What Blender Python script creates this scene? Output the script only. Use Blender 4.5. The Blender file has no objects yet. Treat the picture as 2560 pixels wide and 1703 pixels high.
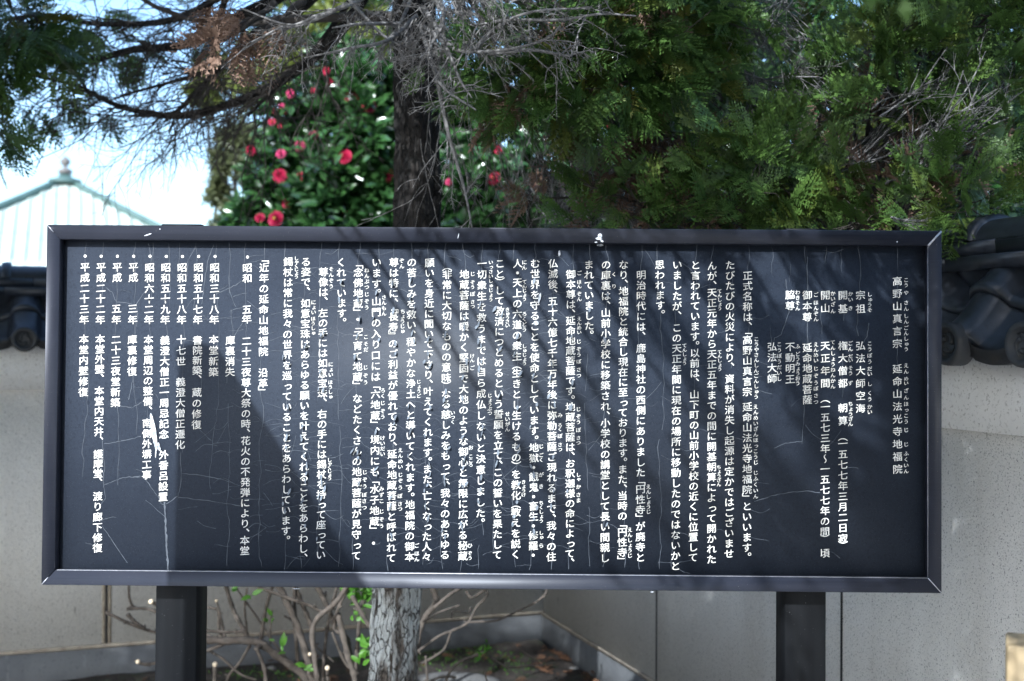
import bpy, math, random
import numpy as np
from mathutils import Matrix, Vector
C = bpy.context.scene.collection
SC = bpy.context.scene
R_ = math.radians
rng = np.random.default_rng(7)
random.seed(7)

# ------------------------------------------------------------------ camera
CAM = np.array([0.0, 0.0, 1.56])
ROLL = 0.0044
FPX = 3050.0                                   # focal length in pixels of a 2560 wide frame
cd = bpy.data.cameras.new('camera')
cam = bpy.data.objects.new('camera', cd)
C.objects.link(cam)
cam.matrix_world = Matrix.Translation(CAM) @ Matrix.Rotation(R_(90), 4, 'X') @ Matrix.Rotation(ROLL, 4, 'Z')
cd.sensor_width = 36.0
cd.lens = FPX / 2560 * 36
cd.clip_end = 2000
cd.dof.use_dof = True
cd.dof.focus_distance = 2.88
cd.dof.aperture_fstop = 3.2
SC.camera = cam

# ------------------------------------------------------------------ sky, sun, exposure
SUNV = np.array([0.42, 1.0, -0.74]); SUNV = SUNV / np.linalg.norm(SUNV)   # the way the light travels
w = bpy.data.worlds.new('World'); SC.world = w; w.use_nodes = True
nt = w.node_tree
sky = nt.nodes.new('ShaderNodeTexSky'); sky.sky_type = 'NISHITA'; sky.sun_disc = False
sky.sun_elevation = math.asin(-SUNV[2])
sky.sun_rotation = math.atan2(-SUNV[0], -SUNV[1])
sky.air_density = 1.0; sky.dust_density = 2.0; sky.ozone_density = 1.0
nt.links.new(sky.outputs[0], nt.nodes['Background'].inputs[0])
nt.nodes['Background'].inputs[1].default_value = 0.15
sl = bpy.data.lights.new('sun', 'SUN'); sl.energy = 3.3; sl.angle = R_(0.55); sl.color = (1.0, 0.96, 0.90)
so = bpy.data.objects.new('sun', sl); C.objects.link(so)
so.rotation_euler = Vector(SUNV).to_track_quat('-Z', 'Y').to_euler()
so.location = (-4, -8, 8)
SC.view_settings.view_transform = 'Standard'; SC.view_settings.look = 'None'
SC.view_settings.gamma = 1.0; SC.view_settings.use_curve_mapping = False
SC.view_settings.exposure = 1.4
SC.view_settings.use_white_balance = True; SC.view_settings.white_balance_temperature = 5650; SC.view_settings.white_balance_tint = 6
SC.cycles.use_denoising = True
SC.cycles.max_bounces = 8

# ------------------------------------------------------------------ helpers
_R = np.array([math.cos(ROLL), 0, math.sin(ROLL)]); _U = np.array([-math.sin(ROLL), 0, math.cos(ROLL)])
def ray(px, py):
    return _R * ((px - 1280) / FPX) - _U * ((py - 851.5) / FPX) + np.array([0, 1.0, 0])
def at(px, py, Y):                              # the point at depth Y seen at that pixel of the photograph
    return CAM + ray(px, py) * Y
def norm(v):
    v = np.asarray(v, float); return v / (np.linalg.norm(v) + 1e-12)

class MB:
    def __init__(s): s.v = []; s.f = []; s.n = 0; s.c = []
    def add(s, v, f, c=None):
        v = np.asarray(v, float).reshape(-1, 3)
        for k in (3, 4):
            g = [q for q in f if len(q) == k] if not isinstance(f, np.ndarray) else (f if f.shape[1] == k else [])
            if len(g): s.f.append(np.asarray(g, np.int64) + s.n)
        if not isinstance(f, np.ndarray):
            for q in f:
                if len(q) > 4: s.f.append(np.asarray([q], np.int64) + s.n)
        s.v.append(v); s.n += len(v)
        if c is not None: s.c.append(np.asarray(c, float))
    def box(s, lo, hi, M=None):
        x0, y0, z0 = lo; x1, y1, z1 = hi
        v = np.array([[x0,y0,z0],[x1,y0,z0],[x1,y1,z0],[x0,y1,z0],[x0,y0,z1],[x1,y0,z1],[x1,y1,z1],[x0,y1,z1]], float)
        if M is not None: v = M(v)
        s.add(v, [(0,3,2,1),(4,5,6,7),(0,1,5,4),(1,2,6,5),(2,3,7,6),(3,0,4,7)])
    def tube(s, p, r, k=5, cap=True):
        p = np.asarray(p, float); n = len(p); r = np.broadcast_to(np.asarray(r, float), (n,))
        t = np.gradient(p, axis=0); t /= (np.linalg.norm(t, axis=1, keepdims=True) + 1e-9)
        a = np.array([0.31, 0.87, 0.38]) if abs(t[0] @ np.array([0.31, 0.87, 0.38])) < .9 else np.array([1.0, 0, 0])
        u = a - t * (t @ a)[:, None]; u /= (np.linalg.norm(u, axis=1, keepdims=True) + 1e-9)
        w_ = np.cross(t, u)
        an = np.arange(k) * 2 * math.pi / k
        v = p[:, None, :] + r[:, None, None] * (np.cos(an)[None, :, None] * u[:, None, :] + np.sin(an)[None, :, None] * w_[:, None, :])
        i = np.arange(n - 1)[:, None] * k; j = np.arange(k)[None, :]; j2 = (j + 1) % k
        f = np.stack([i + j, i + j2, i + k + j2, i + k + j], -1).reshape(-1, 4)
        off = s.n
        s.add(v.reshape(-1, 3), f)
        if cap and k <= 12:
            s.f.append(np.array([list(range(off + k - 1, off - 1, -1))])); s.f.append(np.array([list(range(off + (n - 1) * k, off + n * k))]))
    def lathe(s, prof, k=24, c=(0, 0, 0), M=None):
        prof = np.asarray(prof, float); n = len(prof); an = np.arange(k) * 2 * math.pi / k
        v = np.stack([prof[:, 0, None] * np.cos(an), prof[:, 0, None] * np.sin(an), np.repeat(prof[:, 1, None], k, 1)], -1).reshape(-1, 3)
        if M is not None: v = M(v)
        v = v + np.asarray(c, float)
        i = np.arange(n - 1)[:, None] * k; j = np.arange(k)[None, :]; j2 = (j + 1) % k
        s.add(v, np.stack([i + j, i + j2, i + k + j2, i + k + j], -1).reshape(-1, 4))
    def grid(s, v):                             # v: (a, b, 3)
        a, b = v.shape[:2]
        i = np.arange(a - 1)[:, None] * b; j = np.arange(b - 1)[None, :]
        s.add(v.reshape(-1, 3), np.stack([i + j, i + j + 1, i + b + j + 1, i + b + j], -1).reshape(-1, 4))
    def build(s, name, mat, parent=None, smooth=False, local=None):
        v = np.concatenate(s.v) if s.v else np.zeros((0, 3))
        if local is not None: v = v - np.asarray(local)
        m = bpy.data.meshes.new(name)
        m.vertices.add(len(v)); m.vertices.foreach_set('co', v.ravel())
        tot = np.concatenate([np.full(len(f), f.shape[1]) for f in s.f]); idx = np.concatenate([f.ravel() for f in s.f])
        m.loops.add(len(idx)); m.polygons.add(len(tot))
        m.loops.foreach_set('vertex_index', idx.astype(np.int32))
        m.polygons.foreach_set('loop_start', (np.cumsum(tot) - tot).astype(np.int32))
        m.update(calc_edges=True); m.validate()
        if smooth: m.polygons.foreach_set('use_smooth', np.ones(len(m.polygons), bool))
        if s.c:
            a = m.color_attributes.new('growth', 'FLOAT_COLOR', 'POINT')
            cc = np.concatenate(s.c); cc = np.concatenate([cc, np.ones((len(cc), 4 - cc.shape[1]))], 1)
            if len(cc) == len(m.vertices): a.data.foreach_set('color', cc.ravel())
        for q in (mat if isinstance(mat, (list, tuple)) else [mat]): m.materials.append(q)
        o = bpy.data.objects.new(name, m); C.objects.link(o)
        if parent is not None: o.parent = parent
        return o

def tag(o, label, cat, group=None, kind=None):
    if label: o['label'] = label
    if cat: o['category'] = cat
    if group: o['group'] = group
    if kind: o['kind'] = kind
    return o
def thing(name, label, cat, loc=(0, 0, 0), group=None):
    o = bpy.data.objects.new(name, None); C.objects.link(o); o.location = Vector([float(q) for q in loc])
    return tag(o, label, cat, group)

# ------------------------------------------------------------------ materials
def mat(name, base, rough=.8, noise=None, bump=None, spec=.5, metal=0.0, coord='Object'):
    """noise: list of (scale, colour, lo, hi, detail) mixed over the base; bump: list of (scale, strength, distance)"""
    m = bpy.data.materials.new(name); m.use_nodes = True; t = m.node_tree; b = t.nodes['Principled BSDF']
    b.inputs['Roughness'].default_value = rough; b.inputs['Specular IOR Level'].default_value = spec; b.inputs['Metallic'].default_value = metal
    tc = t.nodes.new('ShaderNodeTexCoord')
    col = None
    if noise:
        for sc_, c2, lo, hi, det in noise:
            src = tc.outputs[coord]
            if isinstance(sc_, tuple):
                mp = t.nodes.new('ShaderNodeMapping'); mp.inputs['Scale'].default_value = sc_; t.links.new(src, mp.inputs[0]); src = mp.outputs[0]; s1 = 1.0
            else: s1 = sc_
            n = t.nodes.new('ShaderNodeTexNoise'); n.inputs['Scale'].default_value = s1; n.inputs['Detail'].default_value = det; n.inputs['Roughness'].default_value = .6
            t.links.new(src, n.inputs['Vector'])
            r = t.nodes.new('ShaderNodeMapRange'); r.inputs[1].default_value = lo; r.inputs[2].default_value = hi; t.links.new(n.outputs[0], r.inputs[0])
            mx = t.nodes.new('ShaderNodeMix'); mx.data_type = 'RGBA'; t.links.new(r.outputs[0], mx.inputs[0])
            if col is None: mx.inputs[6].default_value = (*base, 1)
            else: t.links.new(col, mx.inputs[6])
            mx.inputs[7].default_value = (*c2, 1); col = mx.outputs[2]
        t.links.new(col, b.inputs['Base Color'])
    else: b.inputs['Base Color'].default_value = (*base, 1)
    prev = None
    for sc_, st, di in (bump or []):
        src = tc.outputs[coord]; s1 = sc_
        if isinstance(sc_, tuple):
            mp = t.nodes.new('ShaderNodeMapping'); mp.inputs['Scale'].default_value = sc_; t.links.new(src, mp.inputs[0]); src = mp.outputs[0]; s1 = 1.0
        n = t.nodes.new('ShaderNodeTexNoise'); n.inputs['Scale'].default_value = s1; n.inputs['Detail'].default_value = 6
        t.links.new(src, n.inputs['Vector'])
        bp = t.nodes.new('ShaderNodeBump'); bp.inputs['Strength'].default_value = st; bp.inputs['Distance'].default_value = di
        t.links.new(n.outputs[0], bp.inputs['Height'])
        if prev is not None: t.links.new(prev, bp.inputs['Normal'])
        prev = bp.outputs[0]
    if prev is not None: t.links.new(prev, b.inputs['Normal'])
    return m

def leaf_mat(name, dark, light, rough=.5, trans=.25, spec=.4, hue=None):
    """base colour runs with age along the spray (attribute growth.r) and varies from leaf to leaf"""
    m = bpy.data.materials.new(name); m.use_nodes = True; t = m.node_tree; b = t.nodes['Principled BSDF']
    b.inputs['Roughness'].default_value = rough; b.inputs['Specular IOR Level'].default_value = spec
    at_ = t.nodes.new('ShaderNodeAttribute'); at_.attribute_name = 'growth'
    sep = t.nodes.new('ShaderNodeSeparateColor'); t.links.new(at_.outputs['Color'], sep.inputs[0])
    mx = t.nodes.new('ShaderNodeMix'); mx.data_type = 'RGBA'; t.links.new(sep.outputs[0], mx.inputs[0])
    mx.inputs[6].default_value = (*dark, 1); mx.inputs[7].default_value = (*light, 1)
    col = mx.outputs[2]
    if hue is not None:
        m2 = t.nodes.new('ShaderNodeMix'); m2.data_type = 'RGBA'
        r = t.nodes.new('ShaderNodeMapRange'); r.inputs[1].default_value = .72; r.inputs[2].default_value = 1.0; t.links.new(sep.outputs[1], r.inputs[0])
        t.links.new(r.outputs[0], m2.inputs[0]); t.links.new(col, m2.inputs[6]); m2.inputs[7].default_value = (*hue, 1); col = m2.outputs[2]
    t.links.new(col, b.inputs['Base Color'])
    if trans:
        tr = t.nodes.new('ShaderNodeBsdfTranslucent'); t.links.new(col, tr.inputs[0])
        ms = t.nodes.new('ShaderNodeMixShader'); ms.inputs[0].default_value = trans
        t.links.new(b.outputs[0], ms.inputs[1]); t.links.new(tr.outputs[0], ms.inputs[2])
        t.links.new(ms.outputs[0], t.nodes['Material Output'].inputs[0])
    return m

M = {}
M['soil'] = mat('soil', (.024, .018, .014), .95, [(6, (.018, .028, .009), .52, .66, 5), (38, (.05, .032, .02), .55, .75, 4), (120, (.014, .011, .009), .55, .7, 3)], [(25, .8, .03), (90, .7, .01)])
M['gravel'] = mat('gravel', (.50, .485, .46), .95, [(60, (.36, .35, .335), .45, .65, 6), (180, (.38, .37, .35), .55, .7, 3)], [(70, .8, .01)])
M['stucco'] = mat('stucco', (.76, .74, .705), .95, [(1.3, (.66, .64, .61), .4, .7, 5), ((5, 5, .8), (.63, .605, .565), .5, .7, 5), (120, (.70, .68, .65), .50, .66, 3), (210, (.26, .25, .24), .58, .68, 2), ((38, 38, 7), (.2, .18, .155), .69, .76, 4)], [(150, .55, .004), (60, .4, .004)])
M['stucco_band'] = mat('stucco_band', (.89, .875, .85), .95, [(3, (.78, .76, .73), .45, .75, 4), (110, (.55, .53, .5), .56, .68, 3)], [(140, .5, .004)])
M['sealant'] = mat('sealant', (.44, .38, .30), .8, [(30, (.3, .25, .2), .4, .7, 3)])
M['gap'] = mat('gap', (.02, .021, .024), .9, [(40, (.03, .03, .033), .4, .7, 3)])
M['plinth'] = mat('plinth', (.16, .165, .172), .85, [(5, (.12, .125, .135), .4, .65, 5), ((22, 22, 4), (.24, .245, .25), .6, .75, 4), (90, (.1, .1, .105), .58, .7, 3)], [(60, .25, .004)])
M['tile'] = mat('tile', (.026, .031, .042), .33, [(7, (.042, .05, .064), .5, .75, 5), (45, (.017, .02, .026), .5, .7, 4), (15, (.08, .08, .076), .66, .8, 6)], [(80, .12, .003)], .5)
M['tile_end'] = mat('tile_end', (.032, .034, .038), .6, [(30, (.055, .052, .046), .5, .72, 5)], [(90, .3, .003)])
M['copper'] = mat('copper', (.37, .43, .385), .7, [(1.2, (.42, .47, .43), .4, .7, 4), ((.6, .6, 4), (.28, .36, .31), .55, .75, 4)])
M['copper_dark'] = mat('copper_dark', (.055, .10, .092), .6, [(3, (.085, .14, .13), .4, .7, 4)])
M['finial'] = mat('finial', (.11, .105, .10), .7, [(5, (.16, .145, .13), .4, .7, 4)])
M['plaster'] = mat('plaster', (.72, .70, .66), .9, [(2, (.64, .62, .58), .4, .7, 4)])
M['darkwood'] = mat('darkwood', (.07, .05, .035), .8, [((3, 3, 30), (.04, .028, .02), .4, .7, 4)])
M['palewood'] = mat('palewood', (.62, .47, .27), .6, [((40, 40, 3), (.50, .36, .19), .45, .7, 5), (6, (.68, .53, .33), .45, .7, 3)], [((60, 60, 4), .2, .004)])
M['panel'] = mat('panel', (.020, .025, .037), .5, [(2.5, (.026, .032, .046), .35, .7, 5), (180, (.016, .020, .030), .5, .7, 3), (700, (.09, .095, .11), .68, .74, 1)], [(900, .05, .0006)], .22)
M['frame'] = mat('frame', (.021, .023, .034), .42, [((2, 2, 260), (.014, .016, .025), .4, .7, 4), (3, (.027, .029, .042), .4, .7, 4), (420, (.2, .19, .17), .73, .77, 1)], [((4, 4, 300), .06, .001)], .4, .15)
M['metal_and_glint'] = mat('metal_and_glint', (.62, .62, .66), .35, [(60, (.4, .4, .45), .4, .7, 3)], None, .5, .6)  # bare metal and bolt cap, also the painted bright inner edges
M['post'] = mat('post', (.0045, .005, .0062), .55, [((60, 60, 3), (.007, .0077, .009), .4, .7, 4), (260, (.12, .12, .12), .76, .8, 1)], [((80, 80, 4), .08, .002)], .18)
M['letter'] = mat('letter', (.71, .68, .62), .7, [(30, (.62, .58, .51), .45, .7, 3), (5, (.75, .73, .69), .4, .65, 2)])
M['crack'] = mat('crack', (.070, .080, .098), .6, [(60, (.036, .042, .054), .4, .7, 3)])
M['flake'] = mat('flake', (.13, .15, .18), .45, [(200, (.25, .275, .31), .4, .7, 3)])  # film of panel colour, lightened grey-blue for the sky it reflects
M['chip'] = mat('chip', (.55, .56, .58), .7, [(160, (.22, .24, .27), .45, .6, 3)])
M['bark'] = mat('bark', (.027, .022, .019), .95, [((14, 14, 3), (.012, .010, .009), .42, .6, 6), ((9, 9, 5), (.052, .062, .055), .60, .72, 7)], [((40, 40, 7), 1.0, .03), (130, .5, .006)])
M['lichen_bark'] = mat('lichen_bark', (.13, .105, .085), .95, [((11, 11, 3.2), (.58, .59, .57), .41, .52, 8), ((34, 34, 8), (.06, .046, .036), .56, .62, 7), ((70, 70, 18), (.03, .024, .02), .60, .66, 5)], [((34, 34, 8), 1.0, .03), (130, .6, .006)])
M['twig'] = mat('twig', (.05, .042, .037), .9, [(40, (.085, .074, .066), .45, .7, 4)], [(220, .5, .003)])
M['dead_twig'] = mat('dead_twig', (.24, .23, .225), .95, [(50, (.12, .112, .108), .42, .62, 4), (160, (.30, .29, .285), .55, .7, 3)], [(260, .8, .003)])
M['stem'] = mat('stem', (.092, .075, .062), .9, [(35, (.048, .04, .033), .45, .65, 4), (140, (.145, .125, .11), .58, .72, 3)], [(200, .5, .003)])
M['cut_end'] = mat('cut_end', (.6, .5, .36), .8, [(120, (.5, .4, .28), .4, .7, 3)])
M['stone'] = mat('stone', (.16, .155, .15), .9, [(14, (.1, .1, .1), .4, .65, 5), (60, (.24, .23, .22), .58, .72, 4)], [(40, .5, .01)])
M['hinoki'] = leaf_mat('hinoki', (.017, .044, .011), (.115, .205, .042), .42, .18, .5, (.12, .125, .02))
M['hinoki_blue'] = leaf_mat('hinoki_blue', (.016, .040, .010), (.125, .215, .045), .42, .18, .5, (.12, .16, .03))
M['brown_spray'] = leaf_mat('brown_spray', (.12, .068, .045), (.33, .225, .17), .8, .15, .2)
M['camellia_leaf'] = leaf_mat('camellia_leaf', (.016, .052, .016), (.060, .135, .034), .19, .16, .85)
M['light_leaf'] = leaf_mat('light_leaf', (.10, .135, .030), (.20, .23, .05), .4, .35, .4)
M['small_leaf'] = leaf_mat('small_leaf', (.055, .075, .03), (.13, .14, .06), .35, .25, .45)
M['fresh_leaf'] = leaf_mat('fresh_leaf', (.05, .15, .015), (.12, .26, .03), .45, .35, .4)
M['petal'] = leaf_mat('petal', (.30, .004, .035), (.48, .02, .075), .5, .25, .3)
M['petal_pink'] = leaf_mat('petal_pink', (.38, .015, .085), (.52, .06, .16), .5, .25, .3)
M['stamen'] = mat('stamen', (.75, .55, .10), .6, [(60, (.6, .4, .06), .4, .7, 2)])
M['dead_leaf'] = leaf_mat('dead_leaf', (.09, .045, .025), (.22, .12, .07), .85, 0, .2)

def bark_cracks(m, scale, z, lo, hi, col):
    """dark fissures round the bark plates"""
    t = m.node_tree; b = t.nodes['Principled BSDF']; tc = t.nodes.new('ShaderNodeTexCoord'); mp = t.nodes.new('ShaderNodeMapping'); mp.inputs['Scale'].default_value = (scale, scale, scale * z)
    n = t.nodes.new('ShaderNodeTexNoise'); n.inputs['Scale'].default_value = 22; n.inputs['Detail'].default_value = 6
    mxv = t.nodes.new('ShaderNodeMix'); mxv.data_type = 'RGBA'; mxv.blend_type = 'ADD'; mxv.inputs[0].default_value = .05
    t.links.new(tc.outputs['Object'], n.inputs['Vector']); t.links.new(tc.outputs['Object'], mxv.inputs[6]); t.links.new(n.outputs[1], mxv.inputs[7])
    t.links.new(mxv.outputs[2], mp.inputs[0])
    v = t.nodes.new('ShaderNodeTexVoronoi'); v.feature = 'DISTANCE_TO_EDGE'; v.inputs['Scale'].default_value = 1; t.links.new(mp.outputs[0], v.inputs['Vector'])
    r = t.nodes.new('ShaderNodeMapRange'); r.inputs[1].default_value = lo; r.inputs[2].default_value = hi; t.links.new(v.outputs[0], r.inputs[0])
    mx = t.nodes.new('ShaderNodeMix'); mx.data_type = 'RGBA'; t.links.new(r.outputs[0], mx.inputs[0]); mx.inputs[6].default_value = (*col, 1)
    l = b.inputs['Base Color'].links[0]; t.links.new(l.from_socket, mx.inputs[7]); t.links.new(mx.outputs[2], b.inputs['Base Color'])
    bp = t.nodes.new('ShaderNodeBump'); bp.inputs['Strength'].default_value = 1; bp.inputs['Distance'].default_value = .012; t.links.new(r.outputs[0], bp.inputs['Height'])
    pl = b.inputs['Normal'].links[0].from_socket; t.links.new(pl, bp.inputs['Normal']); t.links.new(bp.outputs[0], b.inputs['Normal'])
bark_cracks(M['lichen_bark'], 52, .16, .0, .06, (.13, .11, .095))
bark_cracks(M['bark'], 38, .16, .0, .12, (.008, .007, .006))
# ------------------------------------------------------------------ the ground
g = MB(); g.add([(-400, -300, -.004), (400, -300, -.004), (400, 900, -.004), (-400, 900, -.004)], [(0, 1, 2, 3)])
tag(g.build('ground', M['gravel']), 'pale gravel yard around the sign and beyond the walls', 'ground', None, 'structure')
CORN = np.array([.157, 6.3, 0.0])
LD, LN = norm((-.942, -.336, 0)), norm((.336, -.942, 0))
RD, RN = norm((.3245, -.9459, 0)), norm((-.9459, -.3245, 0))
n1, n2 = 90, 60
gu = np.linspace(0, 1, n1); gv = np.linspace(0, 1, n2)
P00 = CORN + .03 * (LD + RD); PL = CORN + LD * 5.2; PR = CORN + RD * 3.1
FL, FR = np.array([-4.7, 3.1, 0]), np.array([1.1, 3.15, 0])
bed = np.zeros((n1, n2, 3))
for i, a in enumerate(gu):
    back = P00 * (1 - a) + PL * a if True else None
    front = FR * (1 - a) + FL * a
    bed[i] = back[None] * (1 - gv)[:, None] + front[None] * gv[:, None]
bx = bed[..., 0]; by = bed[..., 1]
bed[..., 2] = .006 + .014 * (np.sin(bx * 5.1 + 1) * np.sin(by * 4.3) + 1) * .6 + .008 * (rng.random((n1, n2)))
b_ = MB(); b_.grid(bed)
# the part of the bed in the angle between the right wall and its front edge
n3 = 40
tri = np.zeros((n3, n3, 3))
for i, a in enumerate(np.linspace(0, 1, n3)):
    e0 = P00 * (1 - a) + FR * a; e1 = P00 * (1 - a) + (PR + np.array([.06, 0, 0])) * a
    tri[i] = e0[None] * (1 - np.linspace(0, 1, n3))[:, None] + e1[None] * np.linspace(0, 1, n3)[:, None]
tri[..., 2] = .008 + .008 * rng.random((n3, n3))
b_.grid(tri)
tag(b_.build('soil_bed', M['soil'], None, True), 'dark bare soil with moss under the sign in the wall corner', 'soil', None, 'structure')

# ------------------------------------------------------------------ tiled stucco walls
def wall(label, org, d, n, L, joints, ring_at, s0, tile_phase):
    """face plane through org along d, n towards the viewer; L its length, s0 where it starts"""
    root = thing('stucco_wall', label, 'wall', org + d * (L * .5), 'tile topped stucco walls of the corner')
    loc = org + d * (L * .5)
    def T(v): v = np.asarray(v, float); return org + v[:, :1] * d + v[:, 1:2] * n + v[:, 2:3] * np.array([0, 0, 1.0])
    m = MB(); m.box((s0, -.20, .151), (L, 0, 1.36), T)
    m.build('stucco_face', M['stucco'], root, local=loc)
    m = MB(); m.box((s0, -.21, -.1), (L, .007, .148), T); m.build('concrete_plinth', M['plinth'], root, local=loc)
    m = MB(); m.box((s0, -.22, 1.33), (L, .028, 1.60), T); m.build('upper_band', M['stucco_band'], root, local=loc)
    m = MB()
    m.box((s0, .0005, .1485), (L, .010, .165), T)
    m.build('base_bead', M['sealant'], root, local=loc)
    for jx, wide in joints:
        m = MB(); m.box((jx - .0045, .0006, .167), (jx + .0045, .003, 1.328), T); m.build('joint', M['gap'], root, local=loc)
        if wide:
            m = MB(); m.box((jx - .020, .0006, .167), (jx - .0055, .0036, 1.328), T); m.box((jx + .0055, .0006, .167), (jx + .020, .0036, 1.328), T)
            m.build('joint_trim', M['sealant'], root, local=loc)
    # pantiles: a roll every 0.265 m, two courses to each side of the ridge
    P = .265; nu = int((L - s0) / P * 26)
    u = np.linspace(s0, L, nu)
    ph = (u - tile_phase + P * .5) % P - P * .5
    rr = .064
    roll = np.where(np.abs(ph) < rr, np.sqrt(np.maximum(rr * rr - ph * ph, 0)) * .85, 0)
    pan = np.where(np.abs(ph) >= rr, -.022 * np.sin(math.pi * (np.abs(ph) - rr) / (P - 2 * rr) * 1.0) , 0)
    prof = roll + pan
    for side in (1, -1):
        m = MB()
        for (o0, z0, o1, z1) in ((.02, 1.775, .125, 1.672), (.105, 1.668, .215, 1.560)):
            rows = []
            for q in np.linspace(0, 1, 7):
                o = o0 + (o1 - o0) * q; z = z0 + (z1 - z0) * q - .014 * math.sin(math.pi * q)
                lift = .70
                rows.append(np.stack([u, np.full(nu, 0) + (o - .1) * side + (-.1 if side < 0 else 0) + prof * .65 * side, z + prof * lift], -1))
            last = rows[-1]
            for dz, do in ((-.016, .001), (-.024, -.010), (-.02, -.03)):
                q = last.copy(); q[:, 2] += dz; q[:, 1] += do * side; rows.append(q)
            v = np.array(rows); m.grid(T(v.reshape(-1, 3)).reshape(v.shape))
        m.build('roof_tiles', M['tile'], root, True, loc)
    # hanging lip of the pan tiles
    m = MB()
    q0 = np.stack([u, np.full(nu, .1345), np.full(nu, 1.552) + prof * .5], -1)
    q1 = q0.copy(); q1[:, 2] = np.minimum(q0[:, 2], 1.56) - .036; q1[:, 1] -= .012
    q2 = q1.copy(); q2[:, 1] -= .03
    for k in range(6):
        pass
    v = np.array([q0, q0 * .66 + q1 * .34 + np.array([0, .002, 0]), q0 * .64 + q1 * .36, q0 * .33 + q1 * .67 + np.array([0, .002, 0]), q0 * .31 + q1 * .69, q1, q2])
    m.grid(T(v.reshape(-1, 3)).reshape(v.shape)); m.build('pan_lip', M['tile_end'], root, False, loc)
    # round end tiles with three commas
    k0 = math.ceil((s0 - tile_phase) / P); k1 = int((L - tile_phase) / P)
    disc = None
    for k in range(k0, k1 + 1):
        c = T(np.array([[tile_phase + k * P, .142, 1.556]]))[0]
        if disc is None:
            m = MB()
            m.lathe([(0, .012), (.036, .012), (.038, .020), (.046, .023), (.053, .020), (.055, .010), (.055, -.03)], 28)
            for h in range(3):
                a0 = h * 2.094
                th = np.linspace(0, 2.2, 9); rad = np.linspace(.014, .030, 9)
                m.tube(np.stack([rad * np.cos(a0 + th), rad * np.sin(a0 + th), np.full(9, .012)], -1), np.linspace(.0075, .0018, 9), 6)
            X = np.stack([d, np.array([0, 0, 1.0]), n], 1)
            for q in range(len(m.v)): m.v[q] = m.v[q] @ X.T
            disc = m.build('eave_disc', M['tile_end'], root, True); o = disc
        else:
            o = disc.copy(); C.objects.link(o); o.parent = root
        o.location = Vector(c - loc)
    # two flat courses and the ridge roll
    for j, (hw, z0, z1, ph_) in enumerate(((.105, 1.752, 1.790, .12), (.092, 1.7915, 1.829, .0))):
        m = MB()
        q = s0 + ph_ - .30; 
        while q < L:
            a, b = max(q + .0012, s0), min(q + .2988, L)
            if b > a + .01:
                v = np.array([[a, -.1 - hw, z0], [a, -.1 + hw, z0], [a, -.1 + hw + .004, z1 - .006], [a, -.1 + hw - .002, z1], [a, -.1 - hw + .002, z1], [a, -.1 - hw - .004, z1 - .006]])
                v2 = v.copy(); v2[:, 0] = b
                m.add(T(np.concatenate([v, v2])), [(0, 1, 7, 6), (1, 2, 8, 7), (2, 3, 9, 8), (3, 4, 10, 9), (4, 5, 11, 10), (5, 0, 6, 11), (5, 4, 3, 2, 1, 0), (6, 7, 8, 9, 10, 11)])
            q += .30
        m.build('ridge_course', M['tile'], root, False, loc)
    m = MB(); th = np.linspace(0, math.pi, 17)
    def arc(s, r, h): return np.stack([np.full(17, s), -.1 + r * np.cos(th), 1.8305 + h * np.sin(th)], -1)
    v = np.array([arc(s0, .082, .06), arc(L, .082, .06)]); m.grid(T(v.reshape(-1, 3)).reshape(v.shape))
    for s in np.arange(ring_at - 6.0, L, .60):
        if s < s0 + .03: continue
        v = np.array([arc(s - .022, .080, .059), arc(s - .02, .093, .072), arc(s - .008, .097, .076), arc(s + .008, .097, .076), arc(s + .02, .093, .072), arc(s + .022, .080, .059)])
        m.grid(T(v.reshape(-1, 3)).reshape(v.shape))
    m.build('ridge_roll', M['tile'], root, True, loc)
    return root
def on_wall(px, py, d, n):                      # distance along the wall of a point seen at that pixel
    r = ray(px, py); t = ((CORN - CAM) @ n) / (r @ n); return float((CAM + r * t - CORN) @ d)
def on_plane(px, py, d, n, off):
    r = ray(px, py); t = ((CORN + n * off - CAM) @ n) / (r @ n); return float((CAM + r * t - CORN) @ d)
wall('pale stucco wall with a dark tiled coping behind the left post of the sign', CORN, LD, LN, 6.5,
     [(on_wall(267, 1500, LD, LN), True), (on_wall(267, 1500, LD, LN) + 1.82, True)],
     on_plane(17, 680, LD, LN, -.1) + 6.0 - .0, -.25, on_plane(61, 855, LD, LN, .15))
wall('pale stucco wall with a dark tiled coping running beside the right post of the sign', CORN, RD, RN, 5.4,
     [(on_wall(1642, 1560, RD, RN), False), (on_wall(2105, 1560, RD, RN), False), (on_wall(2105, 1560, RD, RN) + 1.15, False)],
     on_plane(2450, 550, RD, RN, -.05) + 6.0, .035, on_plane(2562, 845, RD, RN, .15))

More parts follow.
